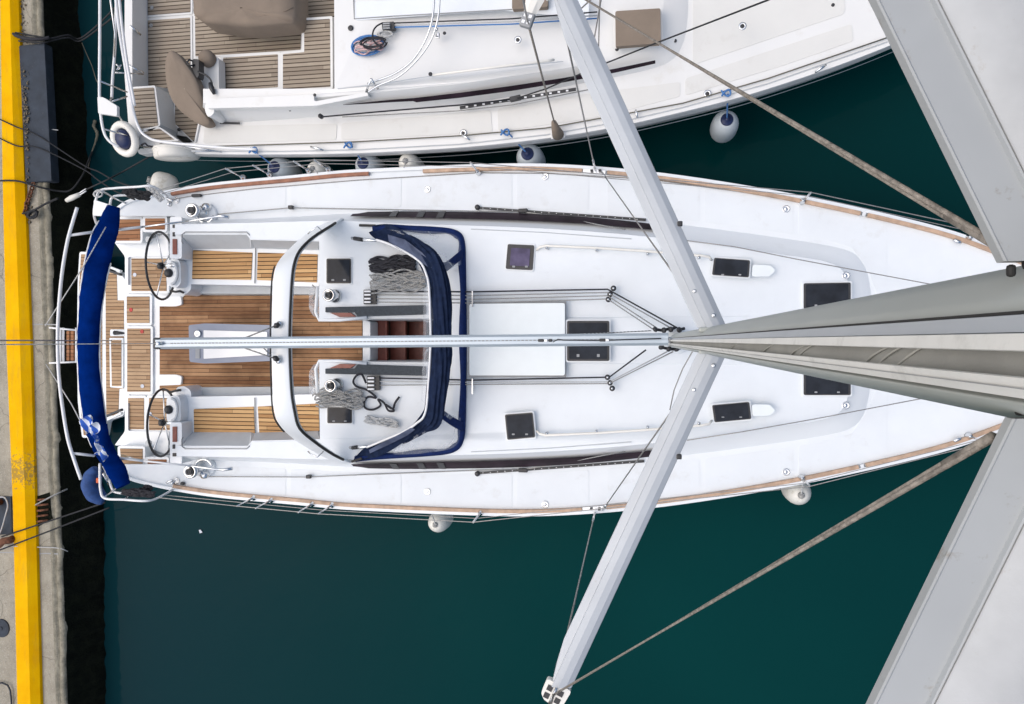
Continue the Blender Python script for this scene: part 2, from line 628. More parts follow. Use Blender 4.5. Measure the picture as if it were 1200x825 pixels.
# weedy wall face below, bulging unevenly at the waterline
rows = []
for i in range(N * 2 + 1):
    t = -.3 + 1.6 * i / (N * 2)
    p = pa.lerp(pb, t)
    y = -60 + 940 * t
    walk = walk * .93 + random.uniform(-.014, .014)
    w = walk + .02 * math.sin(i * .041)
    foot = P(88 + 36 * min(1, max(0, (y + 60) / 640)) ** .75 if y < 560 else 118 + 5 * min(1, (y - 560) / 120), y, 0)
    fx = max(foot.x - p.x, .2) + w
    rows.append([Vector((p.x + a, p.y, z)) for a, z in ((.008, ZQ - .035), (.05 + w * .4, ZQ - .16), (fx * .5 + w * .5, ZQ * .45),
                                                        (fx * .85 + w, .10), (fx, 0), (fx + .02, -.5))])
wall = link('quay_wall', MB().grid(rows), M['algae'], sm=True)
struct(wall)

# joints between the quay slabs, and dry weed caught along the edge
for yj in (150, 378, 648):
    pts_ = []
    for i in range(9):
        x = -40 + 108 * i / 8
        pts_.append(P(x, yj + random.uniform(-1.2, 1.2) + x * .02, ZQ + .003))
    o = link('slab_joint', MB().grid([[p + Vector((0, -.006 - random.random() * .005, 0)), p + Vector((0, .006 + random.random() * .005, 0))] for p in pts_]), M['seam'], quay)
wd = MB()
for i in range(420):
    y = random.choice([random.uniform(80, 215), random.uniform(100, 180), random.uniform(225, 262), random.uniform(-20, 50)])
    x = 27 + (y - 80) * .03 + random.gauss(0, 2.6)
    p = P(x, y, ZQ + .075 if 55 < y < 212 and x > 23 + (y - 53) * .05 else ZQ + .012)
    s_ = random.uniform(.006, .022)
    wd.box(p, (s_ * random.uniform(.5, 2.2), s_, s_ * .7), Matrix.Rotation(random.uniform(0, 3), 3, 'Z'))
wo = link('dry_weed', wd, simple('dry_weed_brown', (.13, .105, .07), .9, var=.6, scale=40), off=P(28, 140, ZQ))
wo['kind'] = 'stuff'
tag(wo, 'dry brown weed and rust flakes along the fender board', 'weed')
# yellow painted steel kerb: half hexagon section
yl = []
for (y, a, b) in ((-200, -6, 13), (0, -1, 17.5), (200, 1.5, 24), (400, 6, 31.5), (600, 14, 37.5), (825, 19, 43.5), (1050, 25, 50)):
    l, r = P(a, y, ZQ + .12), P(b, y, ZQ + .12)
    w = r.x - l.x
    yl.append([Vector((l.x, l.y, ZQ)), Vector((l.x, l.y, ZQ + .10)), Vector((l.x + w * .1, l.y, ZQ + .13)),
               Vector((l.x + w * .70, l.y, ZQ + .13)), Vector((l.x + w * .99, l.y, ZQ + .05)), Vector((l.x + w, l.y, ZQ))])
kb = link('kerb_rail', MB().grid(yl), M['yellow'], off=yl[3][0])
tag(kb, 'long yellow painted steel kerb with a scraped brown patch along the quay', 'kerb')

# blue-grey fender board hung over the quay edge
bp = [P(22, 53, ZQ + .06), P(52, 50, ZQ + .06), P(60.5, 212, ZQ + .06), P(30, 214, ZQ + .06)]
fb = link('fender_board', MB().prism(bp, .16), M['plate_blue'], off=bp[3], bev=.02)
tag(fb, 'scuffed blue-grey board bolted on the quay edge below the neighbouring yacht', 'fender board')
# rusty ladder recess with iron rungs
rc = P(57, 599, ZQ + .012)
lad = thing('quay_ladder', rc, 'rusty iron ladder sunk in a dark recess of the quay edge', 'ladder')
r4 = [P(42, 582, ZQ + .010), P(58, 577, ZQ + .010), P(61, 608, ZQ + .010), P(43, 618, ZQ + .010)]
link('recess', MB().prism(r4, .02), M['algae'], lad)
for k in range(5):
    y = 586 + k * 6.3
    link('rung', MB().tube([P(44, y, ZQ + .04), P(57 - k * .3, y - 1.5, ZQ + .035)], .017, 8), M['rust'], lad, sm=True)
# iron bracket on the far left with white cord
bq = P(5, 604, ZQ + .03)
bk = thing('mooring_cleat', bq, 'rusty iron cleat with black ropes beside the yellow kerb at the lower left', 'cleat')
link('base_plate', MB().prism([P(-6, 581, ZQ + .02), P(13, 582, ZQ + .02), P(14, 626, ZQ + .02), P(-6, 627, ZQ + .02)], .04), M['plate_blue'], bk, bev=.006)
link('horn', MB().tube(P3([(-3, 640, .74), (4, 634, .79), (12, 633, .79), (15, 631, .74)]), .055, 10), M['rust'], bk, sm=True)
link('post', MB().lathe([(.05, 0), (.05, .1), (.08, .12), (.08, .15), (.0, .16)], 14, P(1, 588, ZQ + .02)), M['rust'], bk, sm=True)
mh = link('drain_cover', MB().lathe([(.145, 0), (.14, .016), (.10, .022), (.10, .018), (.03, .018), (.03, .026), (.0, .026)], 28, P(2, 736, ZQ + .002)), M['plate_blue'], off=P(2, 736, ZQ))
tag(mh, 'round dark drain cover in the concrete left of the yellow kerb', 'drain cover')
# light debris lying by the kerb and hose ring
hs = link('hose', MB().tube(P3([(-6, 803, .64), (2, 800, .66), (9, 803, .66), (12, 809, .66), (13, 818, .65), (14, 830, .65)]), .012, 8), M['plate_blue'], sm=True, off=P(5, 803, .64))
tag(hs, 'thin grey hose curling on the concrete at the bottom left corner', 'hose')

# rusty chain
def chain(name, pts, link_len, rad, mat, label, cat):
    pts = smooth(pts, 8)
    d = [0]
    for i in range(1, len(pts)):
        d.append(d[-1] + (pts[i] - pts[i - 1]).length)
    mb = MB()
    s, k = 0, 0
    while s < d[-1]:
        i = max(j for j in range(len(d)) if d[j] <= s)
        i = min(i, len(pts) - 2)
        t = (s - d[i]) / max(d[i + 1] - d[i], 1e-6)
        c = pts[i].lerp(pts[i + 1], t)
        dr = (pts[i + 1] - pts[i]).normalized()
        sd = dr.cross(Vector((0, 0, 1))).normalized()
        if k % 2:
            sd = (sd * .5 + Vector((0, 0, .85))).normalized()
        ring = [c + dr * math.cos(a) * link_len * .62 + sd * math.sin(a) * link_len * .36 for a in [2 * math.pi * q_ / 12 for q_ in range(12)]]
        mb.tube(ring, rad, 6, closed=True)
        s += link_len
        k += 1
    o = link(name, mb, mat, sm=True, off=pts[0])
    return tag(o, label, cat)
chain('chain', P3([(39, 216, .66), (35, 228, .67), (31, 240, .67), (30, 247, .67), (26, 258, .66)]), .062, .013, M['rust'],
      'rusty link chain lying on the quay below the blue-grey fender board', 'chain')

def sag(a, b, s, k=14):
    a, b = Vector(a), Vector(b)
    return [a.lerp(b, i / k) - Vector((0, 0, s * 4 * (i / k) * (1 - i / k))) for i in range(k + 1)]

def rope(name, pts, r, mat, label, cat='rope', group=None, seg=6):
    o = link(name, MB().tube(pts, r, seg), mat, sm=True, off=pts[0])
    return tag(o, label, cat, group)

# mooring lines
rope('mooring_rope', smooth(P3([(24, 251, .68), (40, 246, .72), (55, 238, .76), (68, 232.5, .80)]), 4) , .018, M['mooring'], 'black mooring rope from the rusty chain to the white snubber', 'mooring rope')
sn = thing('mooring_snubber', P(88, 229, .85), 'white and steel snubber in the mooring rope at the port stern', 'snubber')
link('body', MB().tube(P3([(78, 235, .82), (84, 232, .84), (93, 228, .87)]), [.03, .042, .032], 10), M['fender_w'], sn, sm=True)
for dy in (-1.3, 1.3):
    link('prong', MB().tube(P3([(92, 228 + dy, .87), (101, 222.5 + dy, .90)]), .010, 6), M['tube'], sn, sm=True)
rope('mooring_rope', smooth(P3([(101, 222, .90), (112, 217, 1.0), (127, 210, 1.15), (146, 200, .9), (176, 183, 1.2)]), 5), .011, M['mooring'], 'black rope from the white snubber to the neighbouring stern', 'mooring rope')
rope('mooring_rope', smooth(P3([(-5, 212, .78), (20, 212, .78), (45, 219, .70), (70, 224, .5), (84, 222, .45), (97, 205, .35), (103, 190, .2), (108, 178, .05)]), 5), .014, M['mooring'], 'slack black rope crossing the yellow kerb under the fender board', 'mooring rope')
for k, (y0, y1, x1) in enumerate(((135, 176, 172), (157, 190, 168))):
    rope('mooring_rope', smooth(P3([(-6, y0 + 2, .80), (20, y0 + 14, .76), (45, y0 + 24 - k * 8, .72), (97, y0 + 58 - k * 17, .55), (115, y0 + 66 - k * 12, .6), (135, y0 + 77 - k * 10, .95), (158, y0 + 85 - k * 8, 1.6)]), 5), .010, M['mooring'],
         ('upper' if k == 0 else 'lower') + ' of two thin dark ropes from the kerb to the white yacht\'s port quarter', 'mooring rope')
for k, (a, b) in enumerate((((17, 38), (148, -6)), ((22, 48), (140, 14)))):
    rope('mooring_rope', smooth(P3([(a[0], a[1], .7), (a[0] + 28, a[1] + 5 - 3 * k, .72), (60, 45 + 3 * k, .60), (80, 41 + 3 * k, .42), (94, 45 + 3 * k, .30), (120, 24 + 6 * k, .8), (b[0], b[1], 1.4)]), 5), .012, M['mooring'],
         ('upper' if k == 0 else 'lower') + ' of two dark ropes looping from quay to cream yacht stern', 'mooring rope')
rope('mooring_rope', smooth(P3([(8, 36, .68), (18, 41, .72), (30, 45, .72), (46, 46, .70), (58, 44, .64)]), 5), .028, M['blackrope'], 'thick black rope knotted at the top end of the fender board', 'mooring rope')
rope('weedy_rope', smooth(P3([(96, 50, .25), (101, 62, .15), (108, 78, .12), (113, 94, .5), (117, 98, 1.2)]), 5), .006, M['muddy'], 'thin weedy line hanging into the water behind the cream yacht', 'rope')
rope('weedy_rope', smooth(P3([(112, 141, .05), (110, 148, .07), (114, 156, .07), (112, 166, .07), (107, 180, .04), (103, 196, .02)]), 5), [.02, .03, .03, .02, .026, .03, .02, .026, .02, .03, .02, .028, .02, .02, .02, .015, .015, .012, .012, .012, .01, .01, .01, .01, .01, .01], M['muddy'], 'frayed weedy rope end floating beside the round life buoy', 'rope')
rope('mooring_rope', sag(P(2, 629, .78), P(123, 589, 1.1), .05), .012, M['mooring'], 'upper of two black ropes crossing the yellow kerb to the starboard stern', 'mooring rope')
rope('mooring_rope', sag(P(-4, 646, .78), P(128, 595, 1.1), .05), .012, M['mooring'], 'lower of two black ropes crossing the yellow kerb to the starboard stern', 'mooring rope')
rope('cord', smooth(P3([(-4, 583, .80), (5, 583, .80), (9, 592, .78), (6, 605, .74), (1, 622, .70), (-4, 630, .68)]), 5), .010, M['paleline'], 'white cord looped round the rusty cleat beside the kerb', 'cord')
rope('cord', smooth(P3([(41, 592, .66), (56, 584, .68), (70, 577, .62), (79, 573, .5)]), 5), .012, M['greyrope'], 'short grey rope leading out of the ladder recess over the edge', 'cord')
rope('cord', smooth(P3([(3, 642, .76), (12, 640, .78), (40, 641, .66), (66, 642, .62), (77, 645, .55), (88, 652, .3), (104, 663, .02)]), 5), .008, M['paleline'], 'pale cord trailing from the kerb over the quay edge into the water', 'cord')
sp = link('litter', MB().prism([P(233, 621, .02), P(235, 621, .02), P(237, 624, .02), P(234, 625, .02)], .015), M['cloth_w'], off=P(235, 623, 0))
tag(sp, 'tiny white scrap floating on open water below the stern', 'litter')

# ================================================================== MAIN YACHT
YO = P(600, CY, 0)
Y = thing('sailing_yacht', YO, 'white sailing yacht with teak cockpit, navy sprayhood and blue awning, filling the middle', 'yacht')
ZD, ZR, ZS = 1.30, 1.60, .92      # side deck, coachroof, cockpit sole
gun = [(134, 246), (150, 235), (172, 228.5), (205, 221.5), (250, 214.5), (300, 209.5), (350, 205), (400, 200), (450, 197.3), (500, 195), (550, 193), (600, 191.8), (650, 192.5), (720, 197), (800, 206),
       (900, 222), (1000, 242), (1100, 266), (1165, 288), (1250, 322), (1320, 357), (1368, 388), (1379, CY)]
def ypx(tab, x):
    for (a, b), (c, d) in zip(tab, tab[1:]):
        if a <= x <= c:
            return b + (d - b) * (x - a) / (c - a)
    return tab[-1][1]
G = [Vector((p.x, p.y, ZD)) for p in smooth([P(a, b, ZD) for a, b in gun], 4)]
def m3(pts):                      # mirror about the boat's centreline
    yc = YO.y
    return [Vector((p.x, 2 * yc - p.y, p.z)) for p in pts]
ring = G + m3(reversed(G[:-1]))
# hull shell
rows = []
cx = YO
for k, (z, s, push) in enumerate(((ZD, 1.0, 0), (ZD - .10, 1.002, 0), (.9, .985, 0), (.5, .96, 0), (.15, .92, 0), (-.25, .84, 0))):
    rows.append([Vector(((p.x - cx.x) * (1 - (1 - s) * .45) + cx.x, (p.y - cx.y) * s + cx.y, z)) for p in ring])
link('hull', MB().grid(rows), M['gel'], Y, sm=True)
# deck with the cockpit opening and open stern
T_out = [(205, 259), (250, 257.5), (300, 256), (350, 253.5), (400, 250.5), (450, 248.5), (500, 247.5), (600, 249), (700, 253), (800, 263),
         (900, 276), (960, 285), (995, 293), (1011, 305), (1019, 325), (1023, 355), (1024, CY)]
T_in = [(205, 263), (250, 262), (300, 261), (350, 259.5), (400, 259), (450, 261), (500, 263), (600, 266), (700, 272), (800, 282),
        (900, 296), (950, 303), (975, 309), (988, 318), (995, 335), (999, 360), (1000, CY)]
dk_hole_half = [(205, 262), (250, 261), (300, 259), (400, 256), (600, 256), (800, 270), (960, 292), (1008, 325), (1012, CY)]
deck_out = [p for p in G]
port = PP(dk_hole_half, ZD)
outline = deck_out + m3(reversed(deck_out[:-1]))
inner = m3(port[:-1]) + list(reversed(port))       # stb aft ... bow ... port aft
aft_s = PP([(136, 545), (205, 545)], ZD)
aft_p = PP([(205, 253), (136, 253)], ZD)
deck = MB().prism(outline + [m3([aft_p[1]])[0], m3([aft_p[0]])[0]] + inner + [aft_p[0], aft_p[1]], .05)
deck_o = link('deck', deck, M['gel_deck'], Y, bev=.012)
# nonskid areas of the side decks and foredeck, a shade duller than the smooth gelcoat
for s in (0, 1):
    f = (lambda L: L) if s == 0 else mir
    for x0, x1 in ((232, 335), (341, 470), (476, 600), (606, 690), (712, 820), (826, 930), (936, 1040)):
        xs = [x0 + (x1 - x0) * i / 5 for i in range(6)]
        up = [(x, ypx(gun, x) + 10.5) for x in xs]
        dn = [(x, min(ypx(T_out, x) - 5.5, 380)) for x in xs]
        if min(d[1] - u_[1] for u_, d in zip(up, dn)) < 6:
            continue
        link('nonskid_patch', MB().prism(rounded(PP(f(up + dn[::-1]), ZD + .004), .035), .012), M['nonskid'], Y)
# toe rail: white cap and teak strip on each side
def strip(line, w0, w1, z, th):
    """band between two inboard offsets of a plan line"""
    L, Rr = [], []
    for i, p in enumerate(line):
        a, b = line[max(i - 1, 0)], line[min(i + 1, len(line) - 1)]
        t = (b - a)
        t.z = 0
        t.normalize()
        nrm = Vector((t.y, -t.x, 0))
        if nrm.y * (YO.y - p.y) < 0:
            nrm = -nrm
        L.append(Vector((p.x + nrm.x * w0, p.y + nrm.y * w0, z)))
        Rr.append(Vector((p.x + nrm.x * w1, p.y + nrm.y * w1, z)))
    return MB().grid([[q - Vector((0, 0, th)), q, r, r - Vector((0, 0, th))] for q, r in zip(L, Rr)]), L, Rr
def seg_x(line, x0, x1):
    a, b = P(x0, CY, ZD).x, P(x1, CY, ZD).x
    pts = []
    for p, q in zip(line, line[1:]):
        if q.x < a or p.x > b:
            continue
        for xx in ([a] if p.x < a else []):
            pts.append(p.lerp(q, (a - p.x) / (q.x - p.x)))
        if p.x >= a:
            pts.append(p.copy())
        if q.x > b:
            pts.append(p.lerp(q, (b - p.x) / (q.x - p.x)))
    return pts
for side in (0, 1):
    line = G if side == 0 else m3(G)
    w, _, _ = strip(line, .002, .05, ZD + .035, .04)
    link('gunwale', w, M['gel'], Y, bev=.006)
    for x0, x1 in (((203, 434), (497, 683)) if side == 0 else ((203, 683),)) + ((712, 1008), (1016, 1290)):
        w, _, _ = strip(seg_x(line, x0, x1), .045, .090, ZD + .05, .05)
        link('toe_rail', w, M['rail_wood_red' if side == 0 and x0 < 400 else 'rail_wood'], Y, bev=.006)
    for x in (698, 1012):
        pp = seg_x(line, x - 14 if x == 698 else x - 2, x + 12 if x == 698 else x + 2)
        w, _, _ = strip(pp, .05, .09, ZD + .045, .04)
        link('chainplate' if x == 698 else 'rail_joint', w, M['steel'], Y)
        if x == 698:
            c = sum(pp, Vector()) / len(pp)
            for dx in (-.05, .05):
                link('toggle', MB().box(c + Vector((dx, (YO.y - c.y) * .03, .06)), (.035, .025, .07)), M['black'], Y, bev=.004)
# coachroof sides
zt = lambda x: ZR if x < 780 else ZR - .17 * min(1, (x - 780) / 220)
BO = smooth([P(a, b, ZD - .01) for a, b in T_out], 4)
TI = smooth([P(a, b, zt(a)) for a, b in T_in], 4)
BOr, TIr = BO + m3(reversed(BO[:-1])), TI + m3(reversed(TI[:-1]))
SH = [b.lerp(t, .93) + Vector((0, 0, -.012)) for b, t in zip(BOr, TIr)]
link('cabin_side', MB().grid([BOr, [b.lerp(t, .5) + Vector((0, 0, .012)) for b, t in zip(BOr, TIr)], SH, TIr]), M['gel'], Y, sm=True)
# coachroof top with the cockpit well cut out, gently cambered
well = [(205, 275), (289, 275), (294, 281), (374, 283), (374, 374), (503, 374)]
wellW = PP(well, ZR)
wellS = m3(reversed(wellW))
roof = MB().prism(TIr + wellS[::-1][::-1][0:0] + [m3([wellW[0]])[0]] + list(reversed(wellS[:-1])) + [wellS[0]] + [wellW[-1]] + list(reversed(wellW[:-1])), .72) if False else None
loop = list(TIr) + [m3([p])[0] for p in wellW] + list(reversed(wellW))
roof = MB().prism(loop, .03)
link('coachroof', roof, M['gel_deck'], Y)
# cockpit inner walls
wl = wellW + m3(reversed(wellW))
vs = [[p, Vector((p.x, p.y, ZS - .04))] for p in wellW[:5]]
for s in (0, 1):
    L = wellW[1:5] if s == 0 else m3(wellW[1:5])
    link('cockpit_wall', MB().grid([[p, Vector((p.x, p.y, ZS - .04))] for p in L]), M['gel'], Y)
    L = wellW[4:] if s == 0 else m3(wellW[4:])
    link('companionway_wall', MB().grid([[p, Vector((p.x, p.y, .1))] for p in L]), M['gel'], Y)
# under-sole tray
tray = MB().prism(PP([(133, 253), (208, 253), (208, 268), (376, 268), (376, 372), (433, 372), (433, 426), (376, 426), (376, 530), (208, 530), (208, 545), (133, 545), (147, 510), (147, 288)], ZS - .02), .06)
link('cockpit_tray', tray, M['gel'], Y)
def panel(name, pts, z, mat, parent=Y, th=.03, r=.02, bev=.004, rim=None, rimw=3.0):
    if rim:
        cx_ = sum(p[0] for p in pts) / len(pts)
        cy_ = sum(p[1] for p in pts) / len(pts)
        big = []
        for (a, b) in pts:
            big.append((a + (rimw if a > cx_ else -rimw), b + (rimw if b > cy_ else -rimw)))
        ro = link(name + '_rim', MB().prism(rounded(PP(big, z - .006), r + .03), th), rim, parent, bev=.008)
        link(name, MB().prism(rounded(PP(pts, z), r), .008), mat, ro, bev=0)
        return ro
    return link(name, MB().prism(rounded(PP(pts, z), r), th), mat, parent, bev=bev)

# main teak sole
sole = [(187, 349), (214, 349), (216, 346), (370, 346), (374, 350), (374, 375), (424, 375), (424, 424), (374, 424), (374, 450), (370, 456), (240, 461), (215, 459), (187, 458)]
panel('cockpit_sole', sole, ZS + .02, M['teak_sole'], r=.03)
link('sill', MB().prism(PP([(425, 374), (434, 377), (434, 422), (425, 425)], ZS + .25), .3), M['gel'], Y, bev=.015)
# benches: boxes with sloped backs and teak tops
ZB = 1.30
def bench(yc_flip):
    f = (lambda L: L) if not yc_flip else mir
    seat1 = [(214, 288), (297, 290), (297, 332), (222, 333), (214, 320)]
    seat2 = [(299, 290), (373, 292), (373, 336), (299, 332)]
    b = link('bench', MB().prism(rounded(PP(f([(206, 284), (374, 286), (374, 336), (222, 333), (206, 338)]), ZB - .012), .03), ZB - ZS), M['gel'], Y, bev=.015)
    link('bench_front', MB().prism(rounded(PP(f([(218, 331), (374, 335), (374, 345), (222, 344)]), ZS + .09), .02), .12), M['grey_shell'], b, bev=.01)  # shade on the bench front put into its grey
    p1 = [(226, 293), (295.5, 296), (294, 328), (225, 327)]
    p2 = [(302, 296), (372, 298), (371, 331), (301, 328)]
    if yc_flip:
        p1 = [(226, 318.5), (297, 322), (298, 287), (227, 283)]; p1 = mir([(226, 285), (296, 288), (298, 322), (227, 319)])
        p2 = mir([(302, 289), (373, 289), (374, 323), (304, 322)])
        p1 = [(227, 479.5), (297, 476.5), (298.5, 510), (227.5, 514)]
        p2 = [(302, 476.5), (373, 473), (374, 506), (304, 510)]
    link('teak_top', MB().prism(rounded(PP(p1, ZB), .012), .02), M['teak_seat'], b)
    link('teak_top', MB().prism(rounded(PP(p2, ZB), .012), .02), M['teak_seat'], b)
    # backrests rising to the coaming, their shade put into the grey
    lo = f([(214, 289), (222, 291.5), (294, 291.5), (299, 290)])
    hi = f([(214, 273), (216, 274), (291, 274), (294, 278)])
    mb = MB().grid([[P(x, y, ZB + .0) for x, y in lo], [P(x, y, ZR + .005) for x, y in hi]])
    link('backrest', mb, M['grey_shell'], b)
    lo = f([(299, 291), (373, 293)])
    hi = f([(294, 280), (374, 282)])
    link('backrest', MB().grid([[P(x, y, ZB) for x, y in lo], [P(x, y, ZR + .004) for x, y in hi]]), M['grey_shell'], b)
    ol = f([(217, 290), (213, 283), (213, 275), (217, 272), (289, 272), (292, 275), (295, 282), (299.5, 288), (298.5, 332)])
    link('locker_seam', MB().tube([P(x, y, ZR + .008 if i in (1, 2, 3, 4, 5) else (ZB + .006 if i in (0, 7, 8) else ZR - .1)) for i, (x, y) in enumerate(ol)], .007, 5), M['seam'], b, sm=True)
bench(False)
bench(True)
# helm consoles between cockpit and wheels
for s in (0, 1):
    f = (lambda L: L) if s == 0 else mir
    c = link('helm_console', MB().prism(rounded(PP(f([(206, 300), (224, 300), (224, 340), (216, 346), (206, 344)]), 1.28), .05), .36), M['gel'], Y, bev=.03)
    link('coaming_end', MB().prism(rounded(PP(f([(199, 254), (213, 254), (213, 303), (199, 303)]), ZR - .06), .03), .6), M['gel'], Y, bev=.03)
    link('step', MB().prism(rounded(PP(f([(183, 346), (212, 347), (213, 357), (206, 359), (183, 359)]), ZS + .06), .03), .1), M['gel'], Y, bev=.012)
    for (a, b_, c_, d) in ((202, 263, 206, 267), (202, 272, 204.5, 277), (202, 280, 207, 298)):
        link('engine_panel' if d == 298 else 'vent', MB().prism(PP(f([(a, b_), (c_, b_), (c_, d), (a, d)]), ZR - .045), .02), M['black' if d != 298 else 'mahogany'], Y, bev=.003)
# helm area floors and teak panels
hp = [('stern_seat', [(137, 257), (164, 257), (164, 282), (134, 282)], 1.16), ('stern_seat', [(170, 256), (193, 256), (193, 269), (170, 269)], 1.22),
      ('stern_seat', [(140.5, 525.5), (167, 526), (167, 549.5), (142.5, 549.5)], 1.16), ('stern_seat', [(173, 538.5), (195, 538.5), (195, 551), (173, 550.5)], 1.22),
      ]
for nm, pts, z in hp:
    panel(nm, pts, z, M['teak_red' if pts[0][1] < 400 and z < 1.2 or z > 1.2 else 'teak_stern'], rim=M['gel'], th=.2, r=.01)
for pts in ([(154, 303), (195, 303), (195, 341), (154, 341)], [(148.5, 347.5), (175, 347.5), (175, 378.5), (148.5, 378.5)],
            [(149, 385), (176, 385), (176, 459), (149, 459)], [(150, 466.5), (168.5, 466.5), (168.5, 503), (150, 503)],
            [(174.5, 466.5), (200, 466.5), (200, 504), (174.5, 504)]):
    panel('floor_hatch', pts, ZS + .02, M['teak_stern'], rim=M['gel'], th=.04, r=.008)
for (x, y) in ((158, 322), (153.5, 363), (166.5, 388.5), (167, 452.5), (176, 485)):
    link('lift_ring', MB().lathe([(.028, 0), (.028, .006), (.018, .006), (.018, .004), (0, .004)], 14, P(x, y, ZS + .021)), M['cloth_w' if x in (158, 167, 176) else 'red_mark'], Y)
# moulded stern corners
for s in (0, 1):
    f = (lambda L: L) if s == 0 else (lambda L: [(a, 798 + 8 - b) for a, b in L])
    link('stern_moulding', MB().prism(rounded(PP(f([(134, 284), (166, 284), (196, 273), (198, 300), (150, 301), (150, 335), (146, 300)]), ZS + .05), .03), .12), M['gel'], Y, bev=.02)
# swim platform with teak, outer edge beneath the awning
zp = .42
pl = link('swim_platform', MB().prism(rounded(PP([(93, 295), (121, 295), (121, 318), (140, 318), (148, 330), (150, 352), (150, 455), (145, 487), (124, 494), (121, 513), (96, 513), (91, 470), (90, 400), (91, 330)], zp), .04), .14), M['gel'], Y, bev=.02)
for pts in ([(95, 298), (119.5, 298), (119.5, 510), (98, 510), (93.5, 470), (92.5, 400), (93, 330)],
            [(123.5, 319.5), (136.5, 319.5), (137.5, 352), (145, 352), (145, 455), (139.5, 456), (138.5, 487), (124.5, 487)]):
    link('teak_top', MB().prism(PP(pts, zp + .006), .02), M['teak_stern'], pl)
link('platform_lid', MB().prism(rounded(PP([(128, 396), (144, 396), (144, 455), (129, 454)], zp + .03), .02), .03), M['gel'], pl, bev=.006)
link('lid_teak', MB().prism(PP([(130, 398.5), (142, 398.5), (142, 452.5), (131, 452.5)], zp + .036), .01), M['teak_stern'], pl)
link('shower_box', MB().prism(rounded(PP([(129, 386), (146, 386), (146, 394), (129, 394)], zp + .035), .02), .04), M['gel'], pl, bev=.006)
link('lift_strut', MB().tube(P3([(134, 390, zp + .05), (146, 390.5, zp + .05)]), [.035, .012], 8), M['black'], pl, sm=True)
for s in (0, 1):
    y0 = 310 if s == 0 else 494
    for j in range(2):
        a = (124, 311 + j * 5) if s == 0 else (124, 493 - j * 5)
        b = (142, 318 + j * 4) if s == 0 else (143, 484 - j * 4)
        link('hinge_arm', MB().bar(P(a[0], a[1], .62), P(b[0], b[1], .68), .035, .05), M['gel'] if j == 0 else M['black'], Y, bev=.006)
link('transom', MB().prism(PP([(146, 302), (152, 302), (152, 508), (146, 508)], ZS - .005), .8), M['gel'], Y, bev=.01)

# boarding ladder folded up at the stern
for (a, b) in (((58, 384, 1.1), (90, 387, 1.1)), ((58, 425.5, 1.1), (90, 424, 1.1))):
    link('ladder_rail', MB().tube(P3([a, b]), .014, 8), M['tube'], Y, sm=True)
for x in (71, 74.5, 89.5):
    link('ladder_tube', MB().tube(P3([(x, 384, 1.1), (x, 425, 1.1)]), .015, 8), M['tube'], Y, sm=True)
for x in (79.5, 84.5):
    link('ladder_tread', MB().prism(PP([(x - 1.6, 388), (x + 1.6, 388), (x + 1.6, 423), (x - 1.6, 423)], 1.11), .03), M['teak_red'], Y, bev=.004)

# steering wheels: near-vertical rings just aft of their pods
for s in (0, 1):
    tp, bt, lf, rt = ((191, 273), (191, 350), (175.5, 311), (205, 311)) if s == 0 else ((193, 457.5), (191, 533), (177, 494), (204, 494))
    c = P(189 if s == 0 else 190.5, (tp[1] + bt[1]) / 2, 1.42)
    Rw = .46
    ax = Vector((1, 0, -.2)).normalized()
    u = Vector((0, 1, 0))
    v = ax.cross(u).normalized()
    ringp = [c + u * math.cos(a) * Rw + v * math.sin(a) * Rw for a in [2 * math.pi * i / 40 for i in range(40)]]
    w = link('steering_wheel', MB().tube(ringp, .016, 8, closed=True), M['black'], Y, sm=True)
    for k in range(5):
        a = 2 * math.pi * k / 5 + (.3 if s == 0 else 1.2)
        link('spoke', MB().tube([c + ax * .03, c + u * math.cos(a) * (Rw - .01) + v * math.sin(a) * (Rw - .01)], .009, 6), M['steel'], w, sm=True)
    link('hub', MB().lathe([(.0, -.04), (.045, -.04), (.05, .02), (.0, .03)], 14, c, ax), M['black'], w, sm=True)
    link('shaft', MB().tube([c, c + Vector((.28, 0, .05))], .03, 10), M['steel'], w, sm=True)
    yy = 320 if s == 0 else 480
    pod = link('helm_pod', MB().prism(rounded(PP([(195, yy - 15), (209, yy - 17), (212, yy - 8), (212, yy + 12), (207, yy + 18), (195, yy + 14)], 1.46), .06), .5), M['gel'], Y, bev=.04)
    link('compass', MB().lathe([(.06, 0), (.06, .02), (.035, .045), (.0, .05)], 18, P(198, yy, 1.46)), M['black'], pod, sm=True)
    link('compass_hood', MB().tube([P(201 + 7 * math.sin(a), yy - 13 * math.cos(a), 1.50) for a in [math.pi * i / 10 for i in range(11)]], .02, 8), M['grey_shell'], pod, sm=True)
    rp = P3([(200, 341, 1.3), (206, 342, 1.34), (211, 341, 1.36), (215, 343, 1.30)]) if s == 0 else P3([(199, 460, 1.3), (205, 458, 1.34), (212, 457, 1.34)])
    link('tie_line', MB().tube(rp, .016, 6), M['black'], Y, sm=True)
    link('rope_clip', MB().lathe([(.045, 0), (.045, .03), (0, .035)], 12, P(175, 281 if s == 0 else 519, 1.1)), M['grey_shell'], Y)

# cockpit table under the boom
tb = link('table_base', MB().prism(rounded(PP([(221, 381), (240, 379), (319, 381), (319, 423), (240, 426), (222, 424)], 1.48), .03), .5), M['table_g'], Y, bev=.02)
link('table_leaf', MB().prism(rounded(PP([(238.5, 387), (313, 389), (313, 416), (238.5, 420.5)], 1.50), .012), .03), M['table_w'], tb, bev=.004)
link('table_hinge', MB().prism(PP([(229, 406), (234, 406), (234, 420), (229, 420)], 1.49), .02), M['seam'], tb)
link('bottle_well', MB().lathe([(.05, 0), (.05, .02), (.03, .02), (.0, .005)], 16, P(232, 391, 1.483)), M['steel'], tb, sm=True)

